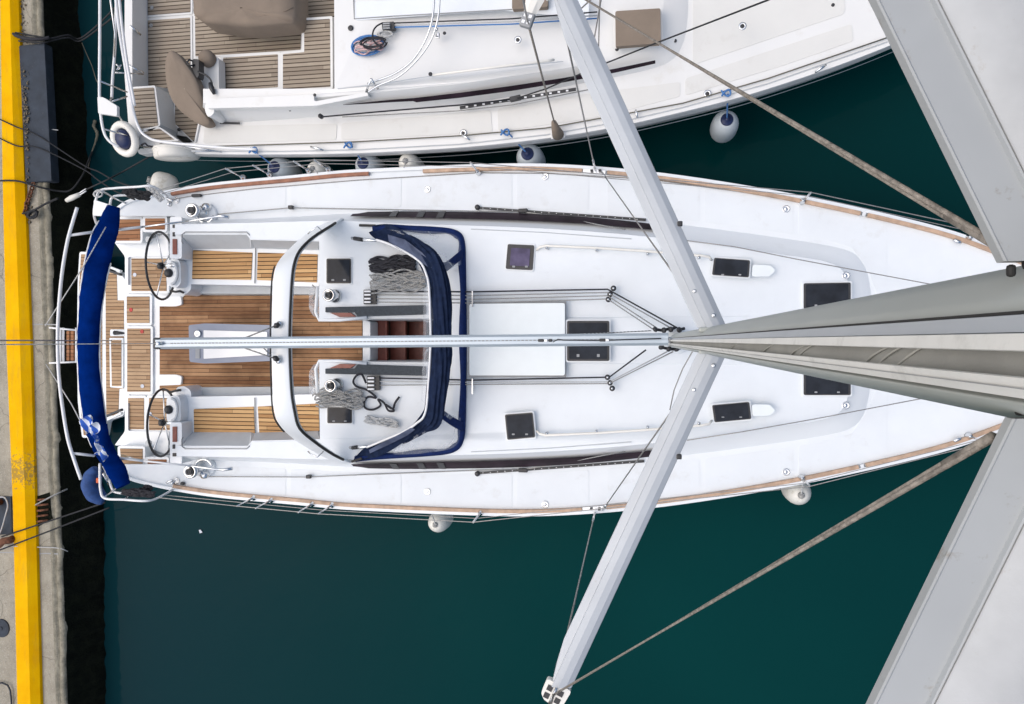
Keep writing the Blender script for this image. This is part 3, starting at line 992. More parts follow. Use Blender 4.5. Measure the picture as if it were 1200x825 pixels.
# arch over the cockpit
secs = [(378, 262, 400, 255.5, 1.62), (356, 276, 388, 264, 2.00), (338, 292, 366, 278, 2.45), (326, 306, 350, 294, 2.72), (320.5, 320, 343, 312, 2.86),
        (318.5, 345, 340, 340, 2.92), (317.5, 399, 338, 399, 2.96), (318.5, 450, 340, 455, 2.92), (320.5, 482, 344, 482, 2.86),
        (327, 498, 350, 502, 2.72), (343, 514, 368, 518, 2.45), (368, 530, 390, 533, 2.00), (398, 545, 410, 542.5, 1.62)]
secs = [tuple(v) for v in smooth([Vector(s[:3]) for s in secs], 3)] and secs
def interp(secs, k):
    n_ = len(secs[0])
    out = []
    N_ = len(secs)
    for i in range(N_ - 1):
        p0, p1, p2, p3 = secs[max(i - 1, 0)], secs[i], secs[i + 1], secs[min(i + 2, N_ - 1)]
        for j in range(k):
            t = j / k
            out.append([.5 * (2 * p1[c] + (p2[c] - p0[c]) * t + (2 * p0[c] - 5 * p1[c] + 4 * p2[c] - p3[c]) * t * t + (3 * p1[c] - p0[c] - 3 * p2[c] + p3[c]) * t ** 3) for c in range(n_)])
    out.append(list(secs[-1]))
    return out
S = interp(secs, 4)
rows = []
for a, b, c, d, z in S:
    l, r = P(a, b, z), P(c, d, z)
    e = (r - l)
    dn = Vector((0, 0, -.09))
    rows.append([l + dn, l + dn * .18, l + e * .02 + dn * .05, l + e * .06, l + e * .5 + Vector((0, 0, .006)), r - e * .06, r - e * .02 + dn * .05, r + dn * .18, r + dn, l + e * .5 + dn * 1.2])
arch = link('targa_arch', MB().grid(rows, closed_v=True), M['gel'], Y, sm=True)
link('edge_trim', MB().tube([P(c, d, z - .02) + Vector((.012, 0, 0)) for a, b, c, d, z in S[3:-2]], .017, 6), M['rubber'], arch, sm=True)
link('edge_trim', MB().tube([P(a, b, z - .05) - Vector((.008, 0, 0)) for a, b, c, d, z in S[14:-10]], .010, 6), M['rubber'], arch, sm=True)
for (y, yy) in ((274, 263), (529, 536)):
    h = [(361, y, 2.16), (364, y - 3 if y < 400 else y + 3, 2.20), (372, (y + yy) / 2 - 3 if y < 400 else (y + yy) / 2 + 3, 2.22), (379, yy + 9 if y < 400 else yy - 7, 2.14)]
    link('grab_handle', MB().tube(P3(h), .009, 6), M['steel'], arch, sm=True)
# mainsheet blocks on the arch and the sheet up to the boom
for (x, y, x2, y2) in ((325, 380.5, 318, 387), (324, 421, 317, 414)):
    bl = link('sheet_block', MB().tube(P3([(x - 3, y + (2.5 if y < 400 else -2.5), 3.0), (x - 1, y + (1 if y < 400 else -1), 3.02), (x + 2.5, y - (1 if y < 400 else -1), 3.0)]), [.018, .034, .02], 10), M['black'], arch, sm=True)
    link('shackle', MB().lathe([(.03, 0), (.03, .03), (0, .035)], 12, P(x + 3.5, y - 1 if y < 400 else y + 2, 2.97)), M['steel'], arch, sm=True)
for (a, b, c, d) in ((322, 382, 287, 396), (322, 420, 287, 408), (317, 416, 307, 406)):
    link('mainsheet', MB().tube(P3([(a, b, 2.99), (c, d, 3.10)]), .008, 6), M['greyrope'], Y, sm=True)

# windows along the coachroof side
def cab(x, t, side, lift=.03):
    xb = P(x, CY, ZD).x
    def at_x(line, X):
        for p, q in zip(line, line[1:]):
            if p.x <= X <= q.x:
                return p.lerp(q, (X - p.x) / (q.x - p.x))
        return line[-1]
    b, tt = at_x(BO, xb), at_x(TI, xb)
    nrm = Vector((0, 1, .9)).normalized()
    p = b.lerp(tt, t) + nrm * (lift + .012 * math.sin(math.pi * t))
    if side:
        p = m3([p])[0]
    return p
for s in (0, 1):
    xs = [419, 426, 434] + list(range(445, 781, 15)) + [785, 790]
    rows = []
    for x in xs:
        f = min(1, (x - 417) / 16)
        g_ = 1 if x < 600 else max(.42, 1 - (x - 600) / 190 * .58)
        lo = .60 - .40 * f * (1 if x < 600 else 1)
        rows.append([cab(x, lo + (.0 if x < 600 else (x - 600) / 190 * .18), s), cab(x, .46, s), cab(x, .72, s)])
    wn_o = link('side_window', MB().grid(rows), M['window'], Y)
    for x in (467, 498, 521):
        link('window_post', MB().bar(cab(x, .25, s, .038), cab(x, .72, s, .038), .09, .006), M['black'], wn_o)
# hatches
def hatch(pts, z, two=True, mat='glass', rimw=1.6, th=.035):
    ro = link('hatch', MB().prism(rounded(PP([(a + (rimw if a > sum(p[0] for p in pts) / 4 else -rimw), b + (rimw if b > sum(p[1] for p in pts) / 4 else -rimw)) for a, b in pts], z + .012), .025), .04), M['gel'], Y, bev=.006)
    link('hatch_frame', MB().prism(rounded(PP(pts, z + th - .008), .02), th), M['black'], ro, bev=.004)
    cx_, cy_ = sum(p[0] for p in pts) / 4, sum(p[1] for p in pts) / 4
    k = .90 if two else .72
    for sx in (-1, 1):
        hx = cx_ + sx * (pts[1][0] - pts[0][0]) * .24
        link('hatch_latch', MB().prism(rounded(PP([(hx - 1.6, cy_ + .80 * (pts[2][1] - cy_)), (hx + 1.6, cy_ + .80 * (pts[2][1] - cy_)), (hx + 1.6, cy_ + .66 * (pts[2][1] - cy_)), (hx - 1.6, cy_ + .66 * (pts[2][1] - cy_))], z + th + .008), .006), .008), M['seam'], ro)
    link('hatch_glass', MB().prism(rounded(PP([(cx_ + (a - cx_) * k, cy_ + (b - cy_) * k) for a, b in pts], z + th), .015), .01), M[mat], ro)
    return ro
hatch([(595, 286), (626, 287.5), (624, 316.5), (592.5, 315)], ZR, False, 'glass_p')
hatch([(591.5, 486), (624, 483.5), (627, 512.5), (594.5, 515.5)], ZR)
hatch([(382.5, 303), (411, 303), (411, 332), (382.5, 332)], ZR)
hatch([(383.5, 477.5), (412, 477.5), (412, 496), (383.5, 496)], ZR)
hatch([(837, 302), (879, 305), (877.5, 325), (834.5, 322)], 1.55)
hatch([(834.5, 475), (878, 471), (880.5, 491), (837.5, 495)], 1.55)
hatch([(942, 332), (997, 331), (997, 362), (942, 362)], 1.46)
hatch([(942, 438), (997, 438), (997, 463), (942, 463)], 1.46)
for f in (lambda L: L, mir):
    link('deck_step', MB().prism(rounded(PP(f([(882, 310), (903, 311), (909, 317), (902, 324), (881, 324)]), 1.575), .03), .05), M['panel_w'], Y, bev=.008)
    link('handhold', MB().tube([P(x, y, z) for x, y, z in f([(629, 293, ZR + .01), (633, 289.5, ZR + .04), (640, 288, ZR + .06), (700, 290.5, ZR + .06), (760, 294.5, ZR + .06), (822, 299.5, ZR + .05), (831, 301, ZR + .04), (834, 305, ZR)])], .016, 8), M['gel_cream'], Y, sm=True)
    for x, y in f([(641, 290.5), (699, 293), (759, 297.5), (819, 302)]):
        link('rail_foot', MB().lathe([(.02, -.05), (.02, .02), (0, .03)], 10, P(x, y, ZR + .05)), M['steel'], Y, sm=True)
    for x, y, z in f([(921, 245, ZD), (991, 326 - 3, 1.43), (639, 207, ZD), (501, 222, ZD), (207, 235, ZD)]):
        fl = link('deck_filler', MB().lathe([(.045, 0), (.045, .010), (.034, .012), (.028, .006), (.018, .006), (.014, .012), (0, .012)], 18, P(x, y, z + .002)), M['steel'], Y, sm=True)
    # cabin seam lines
    link('roof_seam', MB().tube([P(x, y, z) for x, y, z in f([(552, 268.5, ZR + .002), (640, 272.5, ZR + .002), (740, 280, ZR + .002)])], .006, 4), M['grey_shell'], Y)
    link('sheet_track', MB().bar(*[P(x, y, ZD + .02) for x, y in f([(560, 243.5), (755 if f is mir else 757, 257.5)])], .028, .025), M['black'], Y, bev=.004)
    for i in range(22):
        x, y = f([(566 + i * 8.6, 243.9 + i * .62)])[0]
        link('track_bolt', MB().lathe([(.006, 0), (.006, .005), (0, .006)], 6, P(x, y, ZD + .033)), M['tube'], Y)
    x, y = f([(560, 243.3)])[0]
    link('track_end', MB().lathe([(.034, 0), (.034, .04), (.02, .05), (0, .05)], 12, P(x, y, ZD)), M['black'], Y, sm=True)
    x, y = f([(613, 247)])[0]
    link('sheet_car', MB().box(P(x, y, ZD + .05), (.12, .05, .05)), M['black'], Y, bev=.01)
    link('control_line', MB().tube([P(x, y, z) for x, y, z in f([(616, 248.5, ZD + .06), (660, 255, ZD + .1), (700, 263, ZR - .05), (733, 269, ZR + .01)])], .007, 5), M['greyrope'], Y, sm=True)
# sliding hatch garage and companionway
sh = link('sliding_hatch', MB().prism(rounded(PP([(550, 356), (662, 355), (662, 440), (550, 440)], ZR + .04), .03), .05), M['panel_w'], Y, bev=.008)
link('garage_seam', MB().prism(PP([(549, 354), (663.5, 353), (663.5, 442), (549, 442)], ZR + .004), .01), M['seam'], Y)
hatch([(664.5, 376), (714, 376), (714, 423), (664.5, 423)], ZR)
for i, (x0, x1, z) in enumerate(((434, 453, .86), (453, 475, .62), (475, 499, .38))):
    st = link('companion_step', MB().prism(rounded(PP([(x0, 374.5), (x1 + 1, 374.5), (x1 + 1, 424), (x0, 424)], z), .01), .04), M['mahogany'], Y, bev=.008)
    link('tread_lip', MB().bar(P(x1 - .5, 376, z + .015), P(x1 - .5, 422.5, z + .015), .03, .03), M['mahogany'], st, bev=.008)
    link('riser', MB().bar(P(x1 + 1, 374.5, z - .14), P(x1 + 1, 424, z - .14), .02, .22), M['inside'], st)
link('cabin_floor', MB().prism(PP([(430, 365), (560, 365), (560, 433), (430, 433)], .12), .05), M['inside'], Y)
# upper hinged slide, charcoal runners either side
for f in (lambda L: L, mir):
    link('hatch_runner', MB().prism(PP(f([(381, 360), (498, 357.5), (498, 368.5), (419, 371), (415, 366), (381, 366)]), ZR + .03), .05), M['tread'], Y, bev=.006)
    link('wood_trim', MB().prism(PP(f([(386, 366.5), (411, 366.5), (417, 371), (398, 371.5)]), ZR + .025), .03), M['mahogany'], Y, bev=.004)
    link('side_cushion_edge', MB().tube([P(x, y, z) for x, y, z in f([(372, 336, 1.50), (371, 352, 1.54), (370, 366, 1.56), (374, 375, 1.58), (398, 375, 1.60), (430, 372, 1.62)])], .022, 8), M['gel'], Y, sm=True)
    link('storage_bag', MB().prism(rounded(PP(f([(363, 335), (376, 335), (376, 372), (368, 372), (362, 362), (362, 345)]), 1.40), .05), .3), M['vinyl'], Y, bev=.03)
    link('bag_net', MB().tube([P(x, y, z) for x, y, z in f([(366, 334, 1.42), (372, 340, 1.46), (366, 350, 1.43), (373, 358, 1.46), (367, 366, 1.43)])], .01, 6), M['greyrope'], Y, sm=True)
# winches
def winch(x, y, z, k=1.0):
    w = link('winch', MB().lathe([(r * k, h * k) for r, h in ((.095, 0), (.095, .02), (.085, .035), (.062, .06), (.056, .12), (.066, .165), (.085, .185), (.085, .20), (.07, .21))], 24, P(x, y, z)), M['steel'], Y, sm=True)
    link('self_tailer', MB().lathe([(r * k, h * k) for r, h in ((.080, .213), (.084, .228), (.070, .238), (.066, .232), (.04, .232))], 24, P(x, y, z)), M['steel'], w, sm=True)
    link('winch_socket', MB().lathe([(r * k, h * k) for r, h in ((.044, .23), (.042, .255), (.02, .256), (.018, .25), (0, .25))], 16, P(x, y, z)), M['black'], w, sm=True)
    return w
for s, (x, y, z) in enumerate(((240, 250, ZD + .12), (238, 549, ZD + .12))):
    link('winch_base', MB().lathe([(.13, -.14), (.12, -.08), (.11, -.072), (0, -.07)], 26, P(x, y, z)), M['gel'], Y, sm=True)
    winch(x - 3, y, z - .08, 1.1)
    link('lead_ring', MB().tube([P(x, y, z) + Vector((.03 + .13 * math.cos(a), (.13 if s else -.13) * math.sin(a), .03)) for a in [math.pi * (.1 + .8 * i / 12) for i in range(13)]], .02, 8), M['steel'], Y, sm=True)
    link('lead_roller', MB().lathe([(.05, 0), (.06, .05), (.05, .12), (0, .13)], 14, P(x + 6, y - 6 if s == 0 else y + 6, ZD)), M['steel'], Y, sm=True)
for (x, y) in ((393, 347), (395, 451)):
    winch(x, y, ZR, .95)
# rope clutches with their lines to the organisers and the mast foot
for (x, y, ys, ps, org) in ((433, 348, (341.5, 345.5, 350, 354), 1, [(719, 338, 4.2), (715, 345, 4.2), (713, 351, 4.2)]), (437, 449, (443, 447, 451.5, 456), -1, [(712, 442, 4.2), (715, 448.5, 4.2), (717.5, 455, 4.2)])):
    cl = link('rope_clutch', MB().prism(rounded(PP([(x - 7, y - 8.5), (x + 7.5, y - 8.5), (x + 7.5, y + 8.5), (x - 7, y + 8.5)], ZR + .045), .01), .05), M['black'], Y, bev=.006)
    for yy in ys:
        link('clutch_lever', MB().bar(P(x - 6, yy - 1 if 0 else yy, ZR + .065), P(x + 1.5, yy, ZR + .075), .022, .02), M['tube'], cl, bev=.004)
    for k, (ox, oy, rr) in enumerate(org):
        link('line_organiser', MB().lathe([(.034, 0), (.034, .03), (.018, .034), (0, .034)], 14, P(ox, oy, ZR + .004)), M['black'], Y, sm=True)
        link('organiser_pin', MB().lathe([(.014, .03), (.014, .042), (0, .044)], 10, P(ox, oy, ZR + .004)), M['steel'], Y, sm=True)
    mats = ['blackrope', 'greyrope', 'greyrope', 'greyrope'] if ps > 0 else ['blackrope', 'whiterope', 'greyrope']
    for k in range(4 if ps > 0 else 3):
        y0 = ys[k]
        if ps > 0:
            mid = (712, 339 + k * 3.8)
            end = [(795, 385), (789, 386), (770, 384.5), (767, 387)][k]
            lead = (553, 342 + k * 4.4)
        else:
            mid = (714, [442, 447.5, 449.5][k])
            end = [(757, 410), (782, 412), (789, 412)][k]
            lead = (553, [445.5, 448, 450.5][k])
        link('halyard_tail', MB().tube(P3([(x + 7, y0, ZR + .03), (500, (y0 + lead[1]) / 2, ZR + .04), lead + (ZR + .03,), mid + (ZR + .03,), end + (ZR + .10,)]), .0095 if k == 0 else .007, 6), M[mats[k]], Y, sm=True)
    link('line_guide', MB().box(P(554, lead[1] - (5 if ps > 0 else -2), ZR + .03), (.02, .20, .05)), M['steel'], Y, bev=.004)

# ------------------------------------------------------------------ sprayhood
roll = [(478, 279, 1.78), (492, 292, 1.95), (506, 308, 2.10), (514, 330, 2.20), (517, 365, 2.26), (517, CY, 2.28), (515, 430, 2.26), (510, 465, 2.20), (506, 488, 2.08), (493, 500, 1.92), (470, 516, 1.78)]
hood = None
def hoop_fn(u, a):
    return 1 + .10 * math.sin(a * 3 + 5 * u) + .13 * math.sin(a * 11 + 7 * math.sin(6 * u)) + .06 * math.sin(a * 17 - 9 * u) + .03 * math.sin(30 * u + a)
rr = []
RS = interp(roll, 6)
for i in range(len(RS)):
    t = i / (len(RS) - 1)
    rr.append(.045 + .075 * min(1, math.sin(math.pi * t) * 1.8))
hood = link('sprayhood', MB().tube([P(*p) for p in RS], rr, 72, fr=hoop_fn, flat=.6), M['navy'], Y, sm=True)
# border on the coachroof
bord = [(437, 264.5), (452, 262.5), (480, 264), (510, 265.5), (530, 268), (541, 274), (545, 286), (546, 310), (546.5, 350), (547, CY), (546.5, 450), (545.5, 500), (543, 517), (537, 527), (524, 532.5), (500, 535), (470, 537), (440, 539), (417, 541.5)]
BR = smooth([P(a, b, ZR + .012) for a, b in bord], 5)
rows = []
for i, p in enumerate(BR):
    a, b = BR[max(i - 1, 0)], BR[min(i + 1, len(BR) - 1)]
    t = (b - a).normalized()
    nn = Vector((t.y, -t.x, 0))
    c = Vector((P(480, 0, ZR).x, YO.y, 0))
    if nn.dot(c - p) < 0:
        nn = -nn
    w = .085 + .012 * math.sin(i * .6)
    rows.append([p + Vector((0, 0, -.01)), p + nn * .01 + Vector((0, 0, .03)), p + nn * w * .6 + Vector((0, 0, .045)), p + nn * w + Vector((0, 0, .02)), p + nn * w + Vector((0, 0, -.01))])
link('canvas_border', MB().grid(rows), M['navy_edge'], hood, sm=True)
# clear front windows between border and roll
def surf(lowline, hiline, k=10, wr=.02):
    rows = []
    n_ = len(lowline)
    for i in range(n_):
        row = []
        for j in range(k + 1):
            t = j / k
            p = lowline[i].lerp(hiline[i], t)
            p = p + Vector((0, 0, math.sin(math.pi * t) * .06 + wr * math.sin(i * 1.7 + j * 1.1) * math.sin(math.pi * t)))
            row.append(p)
        rows.append(row)
    return MB().grid(rows)
lo = smooth(P3([(452, 268, 1.64), (490, 270, 1.64), (520, 272, 1.64), (536, 277, 1.64), (541, 290, 1.64), (541, 310, 1.64)]), 5)
hi = smooth(P3([(462, 271, 1.70), (482, 281, 1.84), (496, 290, 1.97), (506, 300, 2.06), (512, 310, 2.12), (515, 322, 2.17)]), 5)
link('clear_window', surf(lo, hi), M['vinyl'], hood, sm=True)
lo = smooth(P3([(541, 312, 1.64), (542, 350, 1.64), (542, CY, 1.64), (542, 440, 1.64), (541, 488, 1.64)]), 6)
hi = smooth(P3([(526, 326, 2.14), (527, 355, 2.2), (528, CY, 2.22), (526, 440, 2.2), (520, 480, 2.12)]), 6)
lo = smooth(P3([(541, 490, 1.64), (540, 506, 1.64), (535, 523, 1.64), (515, 529, 1.64), (485, 533, 1.64), (462, 533, 1.64)]), 5)
hi = smooth(P3([(512, 478, 2.17), (508, 490, 2.10), (500, 498, 2.02), (492, 505, 1.93), (478, 514, 1.82), (462, 522, 1.72)]), 5)
link('clear_window', surf(lo, hi), M['vinyl'], hood, sm=True)
# centre white vinyl strip behind the border
link('window_strip', MB().prism(rounded(PP([(530, 318), (541.5, 318), (542, 482), (530, 482)], ZR + .03), .02), .02), M['gel'], hood, bev=.006)
pl_ = P3([(497, 338, 2.16), (496, 365, 2.20), (496, CY, 2.22), (495, 430, 2.20), (494, 470, 2.12)])
pr_ = P3([(507, 336, 2.22), (508, 365, 2.26), (508, CY, 2.28), (507, 430, 2.26), (505, 474, 2.18)])
link('vinyl_edge', surf(smooth(pl_, 4), smooth(pr_, 4), 4, .006), M['vinyl'], hood, sm=True)
# corner straps
for pts in (((514, 310, 2.12), (521, 313, 2.02), (531, 306, 1.86), (543, 296, 1.67)), ((510, 480, 2.15), (520, 487, 2.02), (530, 494, 1.86), (543, 501, 1.67))):
    c = smooth(P3(pts), 5)
    rows = [[p + Vector((.0, -.06, -.01)), p + Vector((0, -.03, .02)), p + Vector((0, .03, .02)), p + Vector((0, .06, -.01))] for p in c]
    link('corner_strap', MB().grid(rows), M['navy_edge'], hood, sm=True)
# side wings of canvas with a smoked vinyl pane
for s in (0, 1):
    if s == 0:
        outer = [(440, 264, 1.66), (457, 263, 1.68), (480, 276, 1.85), (500, 291, 2.02), (517, 308, 2.14), (524, 322, 2.18)]
        inner_ = [(432, 272, 1.68), (440, 280, 1.76), (462, 288, 1.90), (481, 300, 2.02), (496, 314, 2.14), (502, 325, 2.20)]
        pane = [(455, 275, 1.80), (475, 281, 1.92), (495, 296, 2.06), (509, 312, 2.16), (505, 315, 2.18), (490, 305, 2.12), (466, 291, 1.98), (456, 283, 1.86)]
    else:
        outer = [(416, 541, 1.66), (440, 536, 1.70), (458, 528, 1.78), (476, 516, 1.92), (494, 503, 2.05), (508, 489, 2.14)]
        inner_ = [(414, 539, 1.66), (428, 524, 1.76), (448, 518, 1.88), (470, 508, 2.00), (487, 495, 2.10), (500, 482, 2.18)]
        pane = [(434, 531, 1.76), (456, 521, 1.86), (478, 510, 1.98), (487, 503, 2.06), (482, 501, 2.08), (466, 510, 2.0), (445, 520, 1.90), (433, 527, 1.80)]
    a, b = smooth(P3(outer), 5), smooth(P3(inner_), 5)
    rows = []
    for i, (p, q_) in enumerate(zip(a, b)):
        rows.append([p.lerp(q_, t) + Vector((0, 0, -.05 * math.sin(math.pi * t) + .012 * math.sin(i * 1.3 + t * 6))) for t in [j / 8 for j in range(9)]])
    link('canvas_wing', MB().grid(rows), M['navy'], hood, sm=True)
    pts = P3(pane)
    link('smoked_pane', MB().add([p + Vector((0, 0, .02)) for p in pts], [tuple(range(len(pts)))]), M['smoke'], hood)
    fr_ = [(441, 281, 1.80), (456, 286, 1.90), (476, 296, 2.04), (492, 307, 2.14), (499, 320, 2.22), (503, 340, 2.27), (505, CY, 2.32)] if s == 0 else \
          [(430, 524, 1.78), (452, 515, 1.92), (475, 505, 2.04), (488, 496, 2.12), (497, 487, 2.18), (501, 465, 2.26), (505, CY, 2.32)]
    link('hood_frame', MB().tube(smooth(P3(fr_), 5), .014, 8), M['tube'], hood, sm=True)
    fr_ = [(412, 279, 1.66), (428, 281, 1.72), (441, 282, 1.80)] if s == 0 else [(410, 524.5, 1.66), (422, 524, 1.72), (432, 523, 1.78)]
    link('frame_hinge', MB().tube(P3(fr_), [.020, .026, .014], 8), M['steel'], hood, sm=True)
    link('hinge_grip', MB().tube(P3([(a_[0], a_[1], a_[2] + .01) for a_ in ((fr_[0][0] + 3, fr_[0][1] + .3, 1.68), (fr_[1][0] - 3, fr_[1][1], 1.71))]), .026, 8), M['black'], hood, sm=True)
    link('runner_strip', MB().bar(*P3([(421, 264, 1.63), (440, 264.5, 1.63)] if s == 0 else [(412, 541, 1.64), (424, 537, 1.66)]), .03, .02), M['rubber'], hood)

# ------------------------------------------------------------------ stowed awning on its hoop
bs = [(127, 240, 139, 243, 1.95), (118, 256, 139, 262, 2.12), (109, 272, 135, 282, 2.34), (103, 292, 130, 304, 2.52), (97, 322, 124, 328, 2.68), (93.5, 355, 119, 358, 2.78), (91.5, CY, 116, CY, 2.82),
      (92, 440, 117, 440, 2.78), (96, 478, 122, 480, 2.66), (101, 505, 126, 505, 2.52), (110, 528, 134, 526, 2.34), (122, 548, 142, 540, 2.15), (131, 563, 148, 552, 2.0), (138, 573, 151, 566, 1.9)]
BS = interp(bs, 5)
rows = []
for i, (a, b, c, d, z) in enumerate(BS):
    l, r = P(a, b, z), P(c, d, z)
    e = r - l
    row = []
    for k in range(14):
        a_ = 2 * math.pi * k / 14
        wv = 1 + .08 * math.sin(i * .35 + k * 1.9) + .06 * math.sin(i * .9 + k) + .04 * math.sin(i * 2.9 - k * 2.1)
        row.append(l + e * (.5 + .5 * math.cos(a_) * (1 + (wv - 1) * .3)) + Vector((0, 0, .075 * math.sin(a_) * wv)))
    rows.append(row)
aw = link('stowed_awning', MB().grid(rows, closed_v=True), M['blue'], Y, sm=True)
link('awning_seam', MB().tube([P(a, b, z + .03) for a, b, c, d, z in BS[6:-16]], .013, 6), M['tube'], aw, sm=True)
link('awning_seam', MB().tube([P(c + .6, d, z - .02) for a, b, c, d, z in BS[16:-22]], .013, 6), M['tube'], aw, sm=True)
hp_ = [(90.5, 243, 2.55), (85, 261, 2.56), (79, 283, 2.57), (73, 318, 2.58), (69, 360, 2.58), (67.5, CY, 2.58), (69, 440, 2.58), (73, 475, 2.58), (79, 512, 2.57), (86, 536, 2.56), (95, 562, 2.55)]
link('awning_hoop', MB().tube(smooth(P3(hp_), 4), .020, 8), M['tube'], Y, sm=True)
for pts in (((80, 276, 2.56), (109, 272, 2.40)), ((83, 531, 2.56), (111, 534, 2.38)), ((133, 270, 2.1), (166, 266, 1.95)), ((166, 266, 1.95), (222, 259, 1.72)), ((135, 536, 2.1), (168, 540, 1.98)), ((168, 540, 1.98), (224, 546, 1.74))):
    link('awning_strut', MB().tube(P3(pts), .018 if pts[0][0] < 140 else .013, 8), M['tube' if pts[0][0] < 170 and pts[0][0] != 166 else 'steel'], Y, sm=True)
for pts in (((222, 259, 1.72), (250, 254.5, 1.58), (258, 253, 1.56), (268, 254.5, 1.55)), ((224, 546, 1.74), (254, 550, 1.58), (262, 550.5, 1.56), (272, 549, 1.55))):
    link('strut_foot', MB().tube(P3(pts), [.013, .016, .02, .024], 8), M['steel'], Y, sm=True)
link('strut', MB().tube(P3([(142, 533, 1.4), (168, 541, 1.5)]), .012, 8), M['steel'], Y, sm=True)
for pts in (((124, 266, 2.36), (98, 312, 2.75), (53, 382, 1.9)), ((102, 508, 2.7), (84, 474, 2.5), (54, 427, 1.8))):
    link('awning_cord', MB().tube(P3(pts), .007, 6), M['paleline'], Y, sm=True)

# ------------------------------------------------------------------ pushpit, stanchions, lifelines
pp1 = [(113, 262, 1.5), (110, 250, 1.72), (113, 232, 1.92), (118, 223, 1.95), (135, 220.5, 1.95), (160, 219, 1.95), (176, 218, 1.94), (186, 222, 1.75), (196, 230, 1.33)]
pp2 = [(119, 262, 1.4), (128, 243, 1.60), (132, 231, 1.66), (150, 228.5, 1.66), (172, 227, 1.66), (186, 226, 1.62)]
pq1 = [(117, 543, 1.95), (117, 560, 1.95), (118, 575, 1.95), (123, 584, 1.95), (145, 585.5, 1.95), (170, 587, 1.95), (184, 584, 1.75), (202, 574, 1.33)]
pq2 = [(121, 546, 1.7), (127, 560, 1.66), (131, 572, 1.66), (136, 577, 1.66), (155, 579, 1.66), (176, 581, 1.60)]
for L in (pp1, pp2, pq1, pq2):
    link('pushpit', MB().tube(smooth(P3(L), 5), .016, 8), M['tube'], Y, sm=True)
for L in (((118, 223, 1.95), (134, 232, 1.66), (147, 238, 1.33)), ((112, 236, 1.9), (126, 246, 1.62)), ((122, 583, 1.95), (137, 572, 1.66)), ((121, 555, 1.8), (131, 575, 1.5)), ((176, 218, 1.94), (190, 226, 1.33)), ((146, 585, 1.95), (160, 573, 1.33))):
    link('pushpit_brace', MB().tube(P3(L), .013, 8), M['steel'], Y, sm=True)
link('pushpit_seat', MB().prism(rounded(P3([(110, 234, 1.98), (129, 240, 1.98), (120, 253, 1.98), (109, 252.5, 1.98)]), .02), .05), M['gel'], Y, bev=.012)
stan = [(284, 207.5), (315, 204), (361, 199.5), (384, 198), (560, 201.5), (941, 235.5), (1136, 278)]
tops = {}
for s in (0, 1):
    for i, (x, y) in enumerate(stan):
        if s and i in (0, 1, 2, 3):
            x, y = [(297, 583.5), (318, 586), (366, 590.5), (389, 592)][i]
        elif s:
            x, y = [(563, 601), (940, 560), (1136, 511)][i - 4]
        b = P(x, y, ZD + .05)
        lean = Vector((0, .02 if s == 0 else -.02, .42))
        st = link('stanchion', MB().tube([b, b + lean], .0125, 8), M['steel'] if i != 4 else M['tube'], Y, sm=True)
        link('stanchion_base', MB().lathe([(.038, -.05), (.038, .0), (.02, .02), (.018, .05), (0, .05)], 14, b), M['steel'], st, sm=True)
        tops[(s, i)] = b + lean
for s in (0, 1):
    e = P(186 if s == 0 else 184, 223 if s == 0 else 583, 1.9)
    L = [e] + [tops[(s, i)] for i in (0, 3, 4, 5, 6)] + [P(1330, 350 if s == 0 else 448, 1.8)]
    link('lifeline', MB().tube(L, .0055, 5), M['wire'], Y)
    L = [P(190, 227, 1.6) if s == 0 else P(190, 580, 1.6)] + [tops[(s, i)] - Vector((0, 0, .2)) for i in (0, 3, 4, 5, 6)] + [P(1330, 350 if s == 0 else 448, 1.6)]
    link('lifeline', MB().tube(L, .0045, 5), M['wire'], Y)
    # jackline / sheet lying along the deck
    f = (lambda L: L) if s == 0 else mir
    if s == 0:
        link('jackline', MB().tube([P(x, y, ZD + .012) for x, y in ((196, 235), (222, 230), (300, 221), (420, 211), (560, 202.5), (640, 203), (760, 210), (900, 229), (1030, 255), (1130, 280))], .006, 5), M['wire'], Y)
    sheetl = f([(255, 251, ZD + .06), (341, 243.5, ZD + .05), (420, 245, ZD + .03), (560, 247.5, ZD + .03), (612, 248, ZD + .05)])
    if s:
        sheetl = [(245, 558.5, ZD + .06), (360, 559, ZD + .05), (430, 556, ZD + .03), (560, 551, ZD + .03), (610, 550, ZD + .05)]
    link('genoa_sheet', MB().tube(P3(sheetl), .007, 6), M['greyrope'], Y, sm=True)
    fs = [(805, 282, ZR + .0), (860, 289, ZR - .02), (935, 304, 1.62), (1085, 332, 1.48), (1150, 345, 1.42)] if s == 0 else [(805, 516, ZR), (870, 506, ZR - .02), (960, 490, 1.60), (1075, 468, 1.48), (1150, 455, 1.42)]
    link('furling_line', MB().tube(P3(fs), .006, 6), M['wire'], Y, sm=True)
    a = P(341, 243, ZD + .05) if s == 0 else P(362, 558.5, ZD + .05)
    link('deck_block', MB().box(a, (.07, .05, .06)), M['black'], Y, bev=.012)
    link('cleat_base', MB().lathe([(.04, 0), (.03, .02), (.018, .04), (0, .04)], 12, P(199 if s == 0 else 203, 239 if s == 0 else 565, ZD)), M['steel'], Y, sm=True)
    link('fairlead', MB().bar(P(225, 229.5, ZD + .03) if s == 0 else P(212, 566, ZD + .03), P(236, 229, ZD + .03) if s == 0 else P(216, 567, ZD + .03), .04, .05), M['black'], Y, bev=.012)
